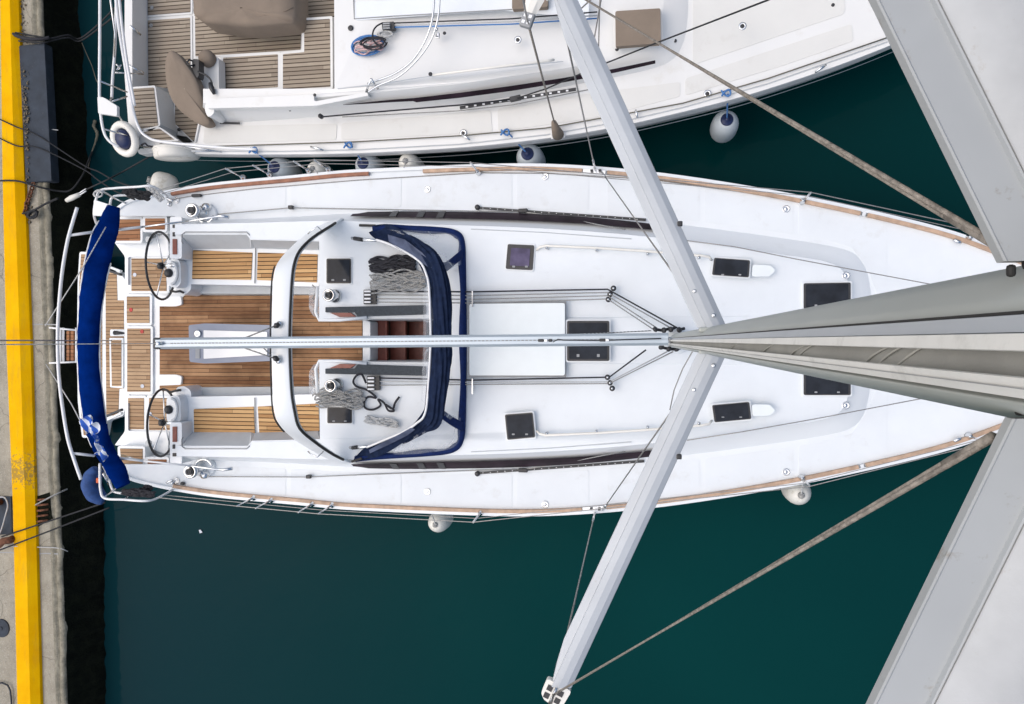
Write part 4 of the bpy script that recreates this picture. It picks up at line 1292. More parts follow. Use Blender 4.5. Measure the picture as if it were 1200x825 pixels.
# mooring cleats on the quarters
for a, b in (((195, 232), (204, 236)), ((1117, 281), (1126, 285))):
    for f in (lambda L: L, mir):
        p, q_ = [P(x, y, ZD + .06) for x, y in f([a, b])]
        link('cleat', MB().tube([p, p.lerp(q_, .2) + Vector((0, 0, .012)), p.lerp(q_, .8) + Vector((0, 0, .012)), q_], [.012, .02, .02, .012], 8), M['steel'], Y, sm=True)

# ------------------------------------------------------------------ mast, boom, spreaders, standing rigging
def azpt(d, slope):
    """plan point d metres forward of the lens whose bearing shows at that picture slope"""
    q_ = P(1200, CY + slope * 450, 9)
    o_ = P(750, 399, 9)
    v = q_ - Vector((0, 0, 9))
    return Vector((d, v.y / v.x * d, 0))
ztop, zbot = 17.5, ZR
def mast_prism(name, plan, mat, parent, sm=True, z0=zbot, z1=ztop, bev=0):
    rows = [[Vector((p.x, p.y, z)) for p in plan] for z in (z0, 4, 6, 8, 9, 10, 12, z1)]
    return link(name, MB().grid(rows, closed_v=True), mat, parent, sm=sm)
sec = [azpt(.330, -.079), azpt(.350, -.118), azpt(.375, -.165), azpt(.405, -.196)]
fwd = [Vector((.46, .074, 0)), Vector((.52, .050, 0)), Vector((.56, .0, 0)), Vector((.52, -.05, 0)), Vector((.46, -.076, 0))]
sec2 = [azpt(.400, .209), azpt(.365, .196), azpt(.335, .171)]
back = [azpt(.335, .16), azpt(.42, .10), azpt(.42, .02), azpt(.335, -.06)]
mast = mast_prism('mast', sec + fwd + sec2 + back, M['alu_mast'], Y, sm=True)
mast_prism('mast_flat', [azpt(.332, -.070), azpt(.322, -.068), azpt(.312, -.022), azpt(.325, -.022)], M['alu'], mast, sm=False)
mast_prism('mast_slot_lip', [azpt(.312, -.020), azpt(.302, -.018), azpt(.300, .026), azpt(.306, .029), azpt(.330, .024)], M['mast_lip'], mast, sm=False)
mast_prism('mast_slot_lip', [azpt(.306, .095), azpt(.300, .099), azpt(.304, .126), azpt(.310, .152), azpt(.330, .152), azpt(.330, .10)], M['mast_lip'], mast, sm=False)
# groove line in the lower lip
for sl, d, hw in ((-.074, .325, .0045), (.127, .303, .0012)):
    mast_prism('mast_groove', [azpt(d - .001, sl - hw), azpt(d - .001, sl + hw), azpt(d + .01, sl + hw), azpt(d + .01, sl - hw)], M['rubber' if sl < 0 else 'seam'], mast, sm=False)
# furled sail rolled inside the slot
c = azpt(.352, .060)
N = 90
rows = []
for i in range(N + 1):
    z = 2.4 + (ztop - 2.6) * i / N
    row = []
    for k in range(20):
        a = 2 * math.pi * k / 20
        rr_ = .028 * (1 + .05 * math.sin(a * 2 + z * 2.0) + .035 * math.sin(a * 3 - z * 5))
        if 7.2 < z < 9.6 or 3 < z < 5:
            rr_ *= 1 + .13 * max(0, math.sin(a + z * 5.5)) ** 8
        row.append(Vector((c.x + rr_ * math.cos(a), c.y + rr_ * math.sin(a), z)))
    rows.append(row)
fsail = link('furled_sail', MB().grid(rows, closed_v=True), M['sail'], Y, sm=True)
for px_ in (856, 893, 925, 934, 1008, 1022, 1042):
    zc = CZ - 288.0 / (px_ - 750)
    span = .22 * (CZ - zc) ** 1.0
    pts_ = []
    for k in range(9):
        a = R(118 + 124 * k / 8)
        rr_ = .0295 + .001 * math.sin(k * 1.3 + px_)
        pts_.append(Vector((c.x + rr_ * math.cos(a), c.y + rr_ * math.sin(a), zc + span * (k / 8 - .5) * -1)))
    link('sail_fold', MB().tube(smooth(pts_, 2), [.0004 + .0013 * math.sin(math.pi * q_ / 16) for q_ in range(17)], 6), M['fold'], fsail, sm=True)
# mast collar, foot blocks
link('mast_collar', MB().lathe([(.16, -.02), (.16, .02), (.13, .06), (.0, .07)], 24, Vector((.44, 0, ZR)) + Vector((0, YO.y, 0))), M['gel'], Y, sm=True)
for (x, y, dx, dy) in ((768, 386, .0, 0), (778, 387, 0, 0), (786, 386, 0, 0), (796, 386.5, 0, 0), (775, 407, 0, 0), (784, 409, 0, 0), (793, 409, 0, 0)):
    bk_ = link('foot_block', MB().lathe([(.0, -.02), (.024, -.02), (.034, -.01), (.034, .01), (.024, .02), (.0, .02)], 14, P(x, y, ZR + .14), Vector((random.uniform(-1, 1), random.uniform(-1, 1), .5))), M['black'], Y, sm=True)
    link('block_strap', MB().bar(P(x, y, ZR + .14), P(x + random.uniform(5, 10), y + random.uniform(-3, 3), ZR + .10), .035, .03), M['black'], bk_, bev=.006)
# boom
b0, b1 = P(783, 397.5, 3.05), P(186, 402.5, 3.15)
t_ = (b1 - b0).normalized()
sd = Vector((0, 1, 0))
def ring_b(p):
    return [p + sd * a * .064 + Vector((0, 0, b)) for a, b in ((-1, -.07), (-.96, .03), (-.62, .07), (-.58, .062), (-.1, .062), (-.08, .05), (.08, .05), (.1, .062), (.58, .062), (.62, .07), (.96, .03), (1, -.07), (.7, -.14), (-.7, -.14))]
bo = link('boom', MB().grid([ring_b(b0.lerp(b1, t)) for t in (0, .02, .98, 1)], closed_v=True), M['boom'], Y, bev=0)
tr = MB()
i = 0
while i < 118:
    p = b0.lerp(b1, .10 + i * .0074) + Vector((0, 0, .052))
    tr.box(p, (.024, .010, .008))
    i += 1
link('boom_track', tr, M['seam'], bo)
link('boom_end', MB().box(b1 + Vector((.01, 0, -.02)), (.09, .13, .16)), M['black'], bo, bev=.02)
link('outhaul_sheave', MB().lathe([(0, -.02), (.04, -.02), (.04, .02), (0, .02)], 14, b1 + Vector((.06, 0, .08)), Vector((0, 1, 0))), M['steel'], bo, sm=True)
link('gooseneck', MB().bar(b0 + Vector((-.02, 0, 0)), Vector((.34, 0, 3.0)), .06, .10), M['steel'], bo, bev=.01)
for x in (634, 640, 645, 706, 712):
    p = P(x, 399 if x < 700 else 398.5, 3.13)
    link('reef_block' if x in (634, 706) else 'fitting', MB().box(p, (.06 if x in (634, 706) else .04, .03, .035)), M['black' if x in (634, 645, 706) else 'steel'], bo, bev=.008)
link('outhaul_line', MB().tube(P3([(648, 401, 3.13), (654, 397.5, 3.13), (660, 398.5, 3.14), (706, 399, 3.14), (775, 396.5, 3.14)]), .006, 5), M['blackrope'], bo, sm=True)
link('boom_line', MB().tube(P3([(600, 393.6, 3.09), (660, 392.6, 2.9), (763, 387.5, 2.2)]), .006, 5), M['greyrope'], Y, sm=True)
link('vang', MB().tube([P(705, 399, 2.9), Vector((.30, 0, 1.9))], .03, 10), M['alu'], Y, sm=True)

# spreader stations: find the heights at which the roots meet the mast
def z_where_x(px, py, X):
    lo_, hi_ = 1.0, CZ - .05
    for _ in range(60):
        mid_ = (lo_ + hi_) / 2
        if P(px, py, mid_).x > X:
            lo_ = mid_
        else:
            hi_ = mid_
    return lo_
z1 = z_where_x(819, 386, .335)
z2 = z_where_x(1168, 303, .335)
print('SPREADERS', z1, z2, 'chord px', P(850, 380, z1).x - P(819, 386, z1).x)
def spreader(z, te, le, tip_te, tip_le, ridge, s, parent, lump):
    """te, le: root trailing / leading plan points; all world Vectors. ridge fraction of the chord"""
    rows = []
    K = 14
    for i in range(K + 1):
        t = i / K
        a, b = te.lerp(tip_te, t), le.lerp(tip_le, t)
        e = b - a
        rg = ridge
        if t > .88:
            k_ = (t - .88) / .12
            a = a + e * .30 * k_
        rg = max(.02, (ridge * e.length - (a - te.lerp(tip_te, t)).length) / max((b - a).length, 1e-6))
        e = b - a
        prof = [(0, -.012), (0, .004), (rg * .12, .008), (rg - .012, .010), (rg, .017), (rg + .012, .021), (rg + .03, .012 if lump else .021),
                (rg + (1 - rg) * .35, .022 if not lump else .030), (rg + (1 - rg) * .7, .016 if not lump else .034), (.98, .002), (1.0, -.012), (.8, -.03), (.3, -.028)]
        rows.append([a + e * u_ + Vector((0, 0, v_)) for u_, v_ in prof])
    return rows
def mk_spreader(z, root_te, root_le, tip_te, tip_le, s, ridge, mat, lump=False):
    v = [Vector((p.x, p.y if s == 0 else 2 * YO.y - p.y, z)) for p in (root_te, root_le, tip_te, tip_le)]
    rows = spreader(z, v[0], v[1], v[2], v[3], ridge, s, Y, lump)
    o = link('spreader', MB().grid(rows, closed_v=True), mat, Y, sm=False)
    rt = (v[0] + v[1]) / 2
    link('root_bracket', MB().box(Vector((rt.x, rt.y + (-.015 if s == 0 else .015), z - .005)), ((v[1] - v[0]).length * 1.02, .05, .06)), M['seam'], o, bev=.008)
    return o, v
def tipbox(v, o):
    c_ = (v[2] + v[3]) / 2
    dr = (c_ - (v[0] + v[1]) / 2).normalized()
    rot = Matrix.Rotation(math.atan2(dr.y, dr.x), 3, 'Z')
    e = (v[3] - v[2]).length
    link('spreader_tip', MB().prism(rounded([c_ + dr * a + Vector((-dr.y, dr.x, 0)) * b * e + Vector((0, 0, .015)) for a, b in ((-.02, -.42), (.08, -.40), (.11, -.2), (.11, .25), (.08, .45), (-.02, .5))], .02), .045), M['gel_cream'], o, bev=.008)
    for a, b in ((.025, -.2), (.025, .2), (.075, -.2), (.075, .2)):
        link('tip_slot', MB().box(c_ + dr * a + Vector((-dr.y, dr.x, 0)) * b * e + Vector((0, 0, .0155)), (.034, .034, .006), rot), M['black'], o)
    link('tip_pin', MB().tube([c_ + dr * .0 + Vector((0, 0, .02)), c_ + dr * .11 + Vector((0, 0, .02))], .009, 8), M['steel'], o, sm=True)
    return c_ + dr * .05
t1te, t1le = P(645, 803 - 0, z1), P(668, 810, z1)
r_te, r_le = P(819.5, 412, z1), P(851, 412, z1)
r_te = Vector((r_te.x, YO.y - .075, z1)); r_le = Vector((r_le.x, YO.y - .075, z1))
# carry the traced edges in to the mast side
TIPS = {}
for s in (1, 0):
    L_te = P(743, 600, z1), P(712, 667, z1)
    te_root = P(817, 414, z1); le_root = P(852, 414, z1)
    v_ = [te_root, le_root, P(636, 802, z1), P(670, 806, z1)]
    if s == 0:
        v_ = m3(v_)
        v_ = m3(v_)          # built on starboard, mirrored inside mk_spreader through s
        v_ = [Vector((p.x, 2 * YO.y - p.y, p.z)) for p in v_]
        rows = spreader(z1, v_[0], v_[1], v_[2], v_[3], .30, s, Y, False)
    else:
        rows = spreader(z1, v_[0], v_[1], v_[2], v_[3], .30, s, Y, False)
    o = link('spreader', MB().grid(rows, closed_v=True), M['alu'], Y)
    rt = (v_[0] + v_[1]) / 2
    link('root_bracket', MB().box(Vector((rt.x + .003, rt.y + (.012 if s else -.012), z1 - .004)), (.155, .03, .06)), M['alu_mast'], o, bev=.008)
    for q_ in (.035, .105):
        for u_ in (.62,):
            p_ = v_[0].lerp(v_[2], q_).lerp(v_[1].lerp(v_[3], q_), .45 if q_ > .05 else .72) + Vector((0, 0, .021))
            link('rivet', MB().lathe([(.012, 0), (.012, .004), (.006, .006), (0, .004)], 12, p_), M['steel'], o, sm=True)
    p_ = v_[0].lerp(v_[2], .30).lerp(v_[1].lerp(v_[3], .30), 1.0)
    link('halyard_clip', MB().box(p_, (.03, .03, .03)), M['black'], o, bev=.006)
    TIPS[s] = tipbox(v_, o)
# upper spreaders close below the lens
for s in (0, 1):
    te = (P(1165, 284, z2), P(1026, 0, z2)) if s == 0 else [Vector((p.x, -p.y, p.z)) for p in (P(1175, 513, z2), P(1023, 825, z2))]
    d_ = (te[1] - te[0]).normalized()
    te_root = te[0] - d_ * .0
    te_tip = te[0] + d_ * 1.72
    chord = .205
    per = Vector((-d_.y, d_.x, 0))
    if per.x < 0:
        per = -per
    le_root = te_root + per * chord + (-d_) * chord * .0
    le_tip = te_tip + per * chord * .72
    te_root = te_root - d_ * .02
    le_root = le_root - d_ * .11
    v_ = [te_root, le_root, te_tip, le_tip]
    if s:
        v_ = [Vector((p.x, 2 * YO.y - p.y, p.z)) for p in v_]
    rows = []
    K = 40
    for i in range(K + 1):
        t = i / K
        a, b = v_[0].lerp(v_[2], t), v_[1].lerp(v_[3], t)
        e = b - a
        rg = .222 + .05 * t
        prof = [(.0, -.014), (.004, -.001), (.012, .001), (.02, .0), (rg - .014, .001), (rg - .006, .006), (rg + .004, .0065), (rg + .014, .002), (rg + .03, .004),
                (rg + .12, .010), (rg + .28, .016), (rg + .45, .014), (.92, .004), (1.0, -.012), (.8, -.03), (.3, -.028)]
        rows.append([a + e * u_ + Vector((0, 0, v2)) for u_, v2 in prof])
    nprof = len(rows[0])
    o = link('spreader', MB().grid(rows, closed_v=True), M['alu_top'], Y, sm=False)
    # chalky weathered leading fairing, its own shell just above the alloy
    rows2 = []
    for i in range(K + 1):
        t = i / K
        a, b = v_[0].lerp(v_[2], t), v_[1].lerp(v_[3], t)
        e = b - a
        rg = .222 + .05 * t
        rows2.append([a + e * u_ + Vector((0, 0, v2 + .0022)) for u_, v2 in ((rg + .016, .0022), (rg + .06, .008), (rg + .12, .012), (rg + .2, .0165), (rg + .28, .019), (rg + .45, .017), (.93, .007), (1.003, -.012))])
    link('leading_fairing', MB().grid(rows2), M['chalk'], o, sm=True)
    rt = te_root + (le_root - te_root) * .3
    yy = 2 * YO.y - rt.y if s else rt.y
    br = link('root_bracket', MB().box(Vector((rt.x + .03, yy + (.0 if s else 0), z2 - .014)), (.15, .018, .012)), M['rubber'], o, bev=.006)
    link('bracket_lug', MB().box(Vector((te_root.x + .012, (2 * YO.y - te_root.y if s else te_root.y) + (.008 if s else -.008), z2 - .012)), (.008, .012, .008)), M['rubber'], br, bev=.003)
# rigging
def wire(name, a, b, r, mat='wire', k=1):
    return link(name, MB().tube([a.lerp(b, i / k) for i in range(k + 1)], r, 6), M[mat], Y, sm=True)
for s in (0, 1):
    cp = P(697, 197, ZD + .05) if s == 0 else P(697, 601, ZD + .05)
    cp2 = P(704, 200, ZD + .05) if s == 0 else P(706, 598, ZD + .05)
    tip = TIPS[s]
    wire('cap_shroud', cp, tip, .0075)
    wire('turnbuckle', cp, cp.lerp(tip, .09), .014, 'steel')
    my = .075 if s == 0 else -.075
    wire('lower_shroud', cp2, Vector((.42, YO.y + my, z1 - .12)), .007)
    wire('turnbuckle', cp2, cp2.lerp(Vector((.42, YO.y + my, z1 - .12)), .07), .013, 'steel')
    end = P(1154, 279, z2 - .045)
    if s:
        end = Vector((end.x, 2 * YO.y - end.y, end.z))
    for dx in (-.0045, .0045):
        wire('diagonal_shroud', tip + Vector((dx * 1.6, 0, .02)), end + Vector((dx * .6, dx * (1 if s else -1), 0)), .0031, 'rod', 6)
    wire('shroud_end', end.lerp(tip, .016), end.lerp(tip, -.004), .0055, 'rod')
    vt = P(1025, 0, z2) + (P(1025, 0, z2) - P(1165, 284, z2)).normalized() * .55
    top_out = Vector((-.35, YO.y + (1.5 if s == 0 else -1.5), z2))
    wire('cap_shroud', tip, top_out, .0065)
wire('backstay', P(131, 399, 1.2), Vector((.35, YO.y, 17.3)), .008)
wire('topping_lift', b1 + Vector((0, 0, .05)), Vector((.36, YO.y, 17.2)), .0045, 'tube')
# loose halyard along the mast
link('spare_halyard', MB().tube(P3([(812, 411, 3.2), (800, 432, 2.6), (794, 447, 2.4), (790, 457, 2.3), (785, 480, 2.0)]), .007, 6), M['greyrope'], Y, sm=True)

# ================================================================== NEIGHBOUR YACHT
NO = P(560, -20, 0)
NB = thing('sailing_yacht', NO, 'cream-decked sailing yacht with brown canvas covers, cut off by the top of the picture', 'yacht')
ND, NR, NS = 1.45, 1.80, 1.10
def mn(pts):
    return [Vector((p.x, 2 * NO.y - p.y, p.z)) for p in pts]
def NL(name, mb, mat, parent=None, **kw):
    return link(name, mb, M[mat], parent or NB, **kw)
ng = [(153, 120), (155, 150), (162, 168), (176, 175.5), (200, 179), (240, 180.5), (300, 181), (400, 180), (480, 176.5), (560, 171), (640, 162), (720, 149), (800, 131),
      (870, 113), (940, 91), (1000, 70), (1060, 46), (1120, 18), (1165, -4), (1190, -20)]
NG = smooth([P(a, b, ND) for a, b in ng], 5)
nring = NG + mn(reversed(NG[:-1]))
rows = []
for k, (z, s) in enumerate(((ND, 1.0), (ND - .07, 1.004), (ND - .12, .996), (ND - .16, 1.0), (1.0, .975), (.6, .94), (.2, .895), (-.25, .82))):
    rows.append([Vector(((p.x - NO.x) * (1 - (1 - s) * .5) + NO.x, (p.y - NO.y) * s + NO.y, z)) for p in nring])
NL('hull', MB().grid(rows, closed_v=True), 'gel_nb', sm=True)
stripe = [[Vector(((p.x - NO.x) * 1.001 + NO.x, (p.y - NO.y) * 1.006 + NO.y, z)) for p in NG] for z in (ND - .30, ND - .33)]
NL('hull_stripe', MB().grid(stripe), 'grey_shell', sm=True)
# deck as a rim in white, nonskid laid over it
nb_base = [(238, 144), (300, 142), (400, 135), (500, 127), (540, 122.5), (600, 113), (675, 99), (750, 84), (785, 72), (800, 52), (806, 20), (807, -20)]
nb_top = [(238, 121), (300, 119), (400, 112), (500, 102), (540, 98), (600, 89), (675, 78), (735, 66), (760, 54), (772, 38), (777, 12), (778, -20)]
nbase = smooth([P(a, b, ND) for a, b in nb_base], 5)
ztn = lambda x: NR - .24 * max(0, min(1, (x - 560) / 220))
ntop = smooth([P(a, b, ztn(a)) for a, b in nb_top], 5)
hole = PP([(160, 150), (185, 166), (205, 168), (229, 167), (236, 142), (245, 130), (500, 120), (675, 92), (770, 66), (780, -20)], ND)
dk = MB().prism(NG + mn(reversed(NG[:-1])) + mn(hole[:-1]) + list(reversed(hole)), .05)
NL('deck', dk, 'gel_nb', bev=.012)
for pts in ([(240, 148), (395, 145), (394, 164), (238, 168)], [(400, 144.5), (575, 129), (577, 155), (400, 164)], [(583, 128), (680, 111), (797, 96), (797, 113), (700, 138), (584, 154)],
            [(803, 92), (998, 28), (1000, 48), (920, 76), (803, 112)]):
    NL('nonskid_patch', MB().prism(rounded(PP(pts, ND + .006), .04), .02), 'cream_deck')
NL('nonskid_patch', MB().prism(rounded(PP([(812, 76), (990, 16), (990, -40), (812, -40)], ND + .006), .05), .02), 'cream_deck')
NL('cabin_side', MB().grid([nbase, [b.lerp(t, .5) + Vector((0, 0, .02)) for b, t in zip(nbase, ntop)], ntop]), 'gel_nb', sm=True)
NL('cabin_side', MB().grid([mn(nbase), mn(ntop)]), 'gel_nb', sm=True)
nwell = [P(238, 104, NR), P(392, 104, NR), P(392, -20, NR)]
NL('coachroof', MB().prism(ntop + mn(reversed(ntop[:-1])) + mn([nwell[0], nwell[1]]) + [nwell[1], nwell[0]], .03), 'gel_nb')
NL('roof_nonskid', MB().prism(rounded(PP([(416, 2), (598, -6), (690, -8), (690, 22), (590, 12), (500, 18), (416, 24)], NR + .006), .03), .01), 'gel_deck')
NL('roof_seam', MB().tube(P3([(414, -8, NR + .01), (415, 22, NR + .01), (460, 19, NR + .01), (600, 11, NR + .01)]), .007, 4), 'seam')
NL('roof_seam', MB().tube(P3([(396, 104, NR + .004), (440, 99, NR + .004), (500, 90, NR + .004), (560, 82, NR + .004), (660, 72, ztn(660) + .006)]), .006, 4), 'grey_shell')
NL('cockpit_wall', MB().grid([[Vector((p.x, p.y, z)) for z in (NR, NS - .05)] for p in (nwell[0], nwell[1], mn([nwell[1]])[0], mn([nwell[0]])[0])]), 'gel_nb')
NL('cockpit_tray', MB().prism([P(157, 150, NS), P(250, 165, NS), P(250, 110, NS), P(396, 108, NS)] + mn([P(396, 108, NS), P(250, 110, NS), P(250, 165, NS), P(157, 150, NS)]), .06), 'gel_nb')
# teak panels
def npanel(name, pts, z, rim=True, th=.05, rimw=2.4):
    if rim:
        b = NL(name + '_rim', MB().prism(rounded([P(x, y, z - .005) for x, y in grow(pts, rimw)], .02), th), 'gel_nb', bev=.008)
    else:
        b = None
    return NL(name, MB().prism(rounded(PP(pts, z), .012), .012), 'teak_grey', b)
def grow(pts, w):
    N_ = len(pts)
    area = sum(pts[i][0] * pts[(i + 1) % N_][1] - pts[(i + 1) % N_][0] * pts[i][1] for i in range(N_))
    sgn = 1 if area > 0 else -1
    out = []
    for i in range(N_):
        a, p, b = Vector(pts[i - 1]), Vector(pts[i]), Vector(pts[(i + 1) % N_])
        d1, d2 = (p - a).normalized(), (b - p).normalized()
        n1, n2 = Vector((d1.y, -d1.x)) * sgn, Vector((d2.y, -d2.x)) * sgn
        q_ = p + (n1 + n2) / max(1 + n1.dot(n2), .3) * w
        out.append((q_.x, q_.y))
    return out
npanel('floor_hatch', [(170, -50), (223, -52), (223, 14), (170, 18)], NS + .02)
npanel('floor_hatch', [(170.5, 24), (222.5, 20.5), (223.5, 120), (170.5, 104)], NS + .02)
npanel('cockpit_sole', [(228.5, 22), (228, -60), (392, -60), (392, 20), (353, 22), (352, 58), (229, 66)], NS + .02, rimw=1.5)
npanel('side_floor', [(205, 120), (232, 142), (227, 166), (205, 145)], NS + .04, rimw=1.2)
npanel('bench_seat', [(261.5, 67.5), (325.5, 63.5), (325.5, 102), (260.5, 106)], 1.42, th=.4, rimw=3)
npanel('bench_seat', [(356.5, 24), (386.5, 22), (387, 101.5), (331.5, 104.5), (331.5, 63.5), (356.5, 61)], 1.42, th=.4, rimw=3)
NL('bench_back', MB().grid([[P(x, y, z) for x, y, z in r] for r in ([(255, 108, 1.44), (390, 105, 1.44)], [(250, 116, 1.66), (395, 110, 1.70)], [(240, 122, 1.80), (398, 112, 1.80)])]), 'gel_nb')
NL('side_floor_edge', MB().tube(P3([(229, 167, ND + .01), (234, 142, ND + .01), (239, 137, ND + .01)]), .015, 6), 'gel_nb', sm=True)
NL('coaming', MB().prism(rounded(PP([(242, 116), (368, 111), (368, 119), (430, 108), (432, 112), (370, 124), (242, 127)], 1.86), .03), .10), 'gel_nb', bev=.02)
NL('coaming_box', MB().prism(rounded(PP([(240, 121), (251, 120), (251, 133), (244, 138), (240, 130)], 1.8), .04), .3), 'gel_nb', bev=.02)
NL('handle_slot', MB().bar(P(258, 144.3, ND + .04), P(281, 144.5, ND + .04), .025, .02), 'black', bev=.004)
for (x, y, z, r) in ((411, 33, NR, .035), (521, 39, NR, .02), (504.5, 87, NR, .025), (369, 111.5, 1.87, .02), (340, 129, 1.6, .018), (723, 58, 1.72, .022), (791, 48, ND + .04, .022), (976, 6, ND, .02), (210, 152, NS + .06, .025)):
    NL('deck_fitting', MB().lathe([(r, 0), (r, .008), (r * .5, .010), (0, .008)], 14, P(x, y, z + .004)), 'black', sm=True)
for (x, y) in ((543, 156), (829, 110), (607, 47), (870, 31)):
    d_ = NL('deck_filler', MB().lathe([(.045, 0), (.045, .014), (.03, .016), (.02, .01), (0, .012)], 16, P(x, y, ND + .008 if y > 60 else NR)), 'steel', sm=True)
    NL('filler_cap', MB().lathe([(.022, .010), (.022, .018), (0, .020)], 12, P(x, y, ND + .008 if y > 60 else NR)), 'black', d_)
# helm seat at the stern corner
NL('helm_seat_rim', MB().prism(rounded(PP([(153, 102), (182, 100), (188, 147), (176, 154), (160, 150)], 1.50), .03), .4), 'gel_nb', bev=.015)
NL('helm_seat', MB().prism(rounded(PP([(156, 104), (180, 102.5), (185, 147), (164, 151), (158, 135)], 1.508), .015), .01), 'teak_grey')
NL('helm_seat_side', MB().grid([P3([(182, 101, 1.50), (188, 148, 1.50)]), P3([(198, 104, 1.14), (208, 164, 1.14)])]), 'grey_shell')
NL('corner_seat_rim', MB().prism(rounded(PP([(163, 154), (187, 148.5), (210, 165), (190, 166), (172, 163)], 1.50), .03), .1), 'gel_nb', bev=.01)
NL('corner_seat', MB().prism(rounded(PP([(167, 155), (186.5, 150.5), (204, 163.5), (185, 164), (173, 161)], 1.508), .015), .01), 'teak_grey')
NL('transom_deck', MB().prism(rounded(PP([(146, -60), (155, -60), (155, 104), (165, 158), (160, 164), (151, 152), (146, 90)], ND + .02), .02), .3), 'gel_nb', bev=.02)
NL('transom_step', MB().prism(PP([(156, -60), (166, -60), (167, 99), (157, 99)], .9), .05), 'teak_grey')
NL('stern_slot', MB().box(P(160, 20, 1.30), (.05, .33, .05)), 'black')
for (a, b) in (((152, 30), (165, 41)), ((149, 76), (169, 86))):
    NL('gate_hook', MB().tube(P3([a + (1.5,), b + (1.35,)]), .015, 8), 'steel', sm=True)
for x, y in ((178, 9), (177, 30)):
    NL('lift_ring', MB().lathe([(.03, 0), (.03, .006), (.018, .006), (0, .004)], 14, P(x, y, NS + .021)), 'steel')
# wheel in its canvas cover: a flat disc on edge, sagging canvas
c = P(219, 103, 1.75)
cov = smooth(P3([(199, 60, 1.98), (194.5, 72, 1.93), (194, 90, 1.86), (197, 106, 1.80), (207, 125, 1.73), (224, 140, 1.68), (238, 147, 1.66), (247, 144, 1.67), (240.5, 133, 1.70), (237, 115, 1.76), (230, 92, 1.84), (218, 75, 1.92), (207, 62, 1.97)]), 4, closed=True)
cc = sum(cov, Vector()) / len(cov)
rows = []
for k, (s, dz) in enumerate(((1.0, -.12), (1.0, 0), (.96, .018), (.7, .03), (.35, .034), (.02, .034))):
    rows.append([cc + (p - cc) * s + Vector((0, 0, dz + (.010 * math.sin(i * .5) * s * s if 0 < k < 4 else 0))) for i, p in enumerate(cov)])
wc = NL('wheel_cover', MB().grid(rows, closed_v=True), 'brown', sm=True)
# pedestal
pd = NL('helm_pedestal', MB().prism(rounded(PP([(233, 66), (256, 66), (257, 112), (243, 118), (236, 100)], 1.62), .06), .16), 'gel_nb', bev=.04)
NL('compass_cover', MB().lathe([(.105, 0), (.108, .05), (.10, .09), (.06, .12), (0, .128)], 24, P(245, 70, 1.63)), 'brown', pd, sm=True)
NL('throttle', MB().tube(P3([(227, 72, 1.82), (222, 70, 1.9), (219, 73, 1.92), (223, 77, 1.9), (228, 76, 1.86)]), .012, 8), 'black', pd, sm=True)
NL('instrument_pod', MB().prism(rounded(PP([(225, 69), (233, 69), (233, 88), (231, 92), (225, 82)], 1.86), .03), .12), 'black', pd, bev=.015)
NL('cable', MB().tube(smooth(P3([(232, 84, 1.86), (241, 88, 1.86), (247, 94, 1.85), (249, 102, 1.82)]), 4), .012, 6), 'black', pd, sm=True)
NL('handset', MB().tube(P3([(246, 97, 1.84), (248, 103, 1.84), (251, 110, 1.84)]), [.02, .035, .02], 10), 'black', pd, sm=True)
# table cover
tc = [(224, -30), (345, -30), (346, 20), (344, 27), (300, 32), (262, 30), (238, 26), (226, 17)]
o3 = PP(tc, 1.72)
cc = sum(o3, Vector()) / len(o3)
rows = []
for s, dz in ((1.02, -.35), (1.0, -.02), (.97, .02), (.72, .07), (.4, .03), (.02, .05)):
    rows.append([cc + (p - cc) * s + Vector((0, 0, dz + .02 * s * s * math.sin(i * .8 + s * 4))) for i, p in enumerate(rounded(o3, .1))])
NL('table_cover', MB().grid(rows, closed_v=True), 'brown', sm=True)
NL('cover_seam', MB().tube(P3([(228, 18, 1.73), (262, 22, 1.76), (300, 20, 1.76), (334, 13, 1.76), (344, 8, 1.74)]), .006, 5), 'brown', sm=True)
# roof covers
for pts in ([(721, 13), (774, 9.5), (774.5, 50.5), (721.5, 54.5)], [(600, -20), (642, -20), (642, 8), (600, 11)]):
    NL('hatch_cover', MB().prism(rounded(PP(pts, 1.80 if pts[0][0] == 721 else 1.90), .025), .08), 'brown', bev=.02)
    if pts[0][0] == 721:
        NL('hatch_border', MB().prism(rounded(PP(grow(pts, 2.4), 1.735), .03), .03), 'gel_nb', bev=.006)
# side window
rows = []
for x, y, h in ((402, 122.8, .6), (430, 120.7, 2), (460, 118.2, 3), (484, 116.8, 3.6), (488, 117.2, 5.4), (540, 111.5, 6), (600, 103.5, 6), (660, 94, 5.4), (720, 83, 4.8), (768, 72.5, 4.0)):
    z = 1.68 - .08 * max(0, (x - 600) / 170)
    rows.append([P(x, y - h / 2, z + .045), P(x, y + h / 2, z - .005)])
NL('side_window', MB().grid(rows), 'window')
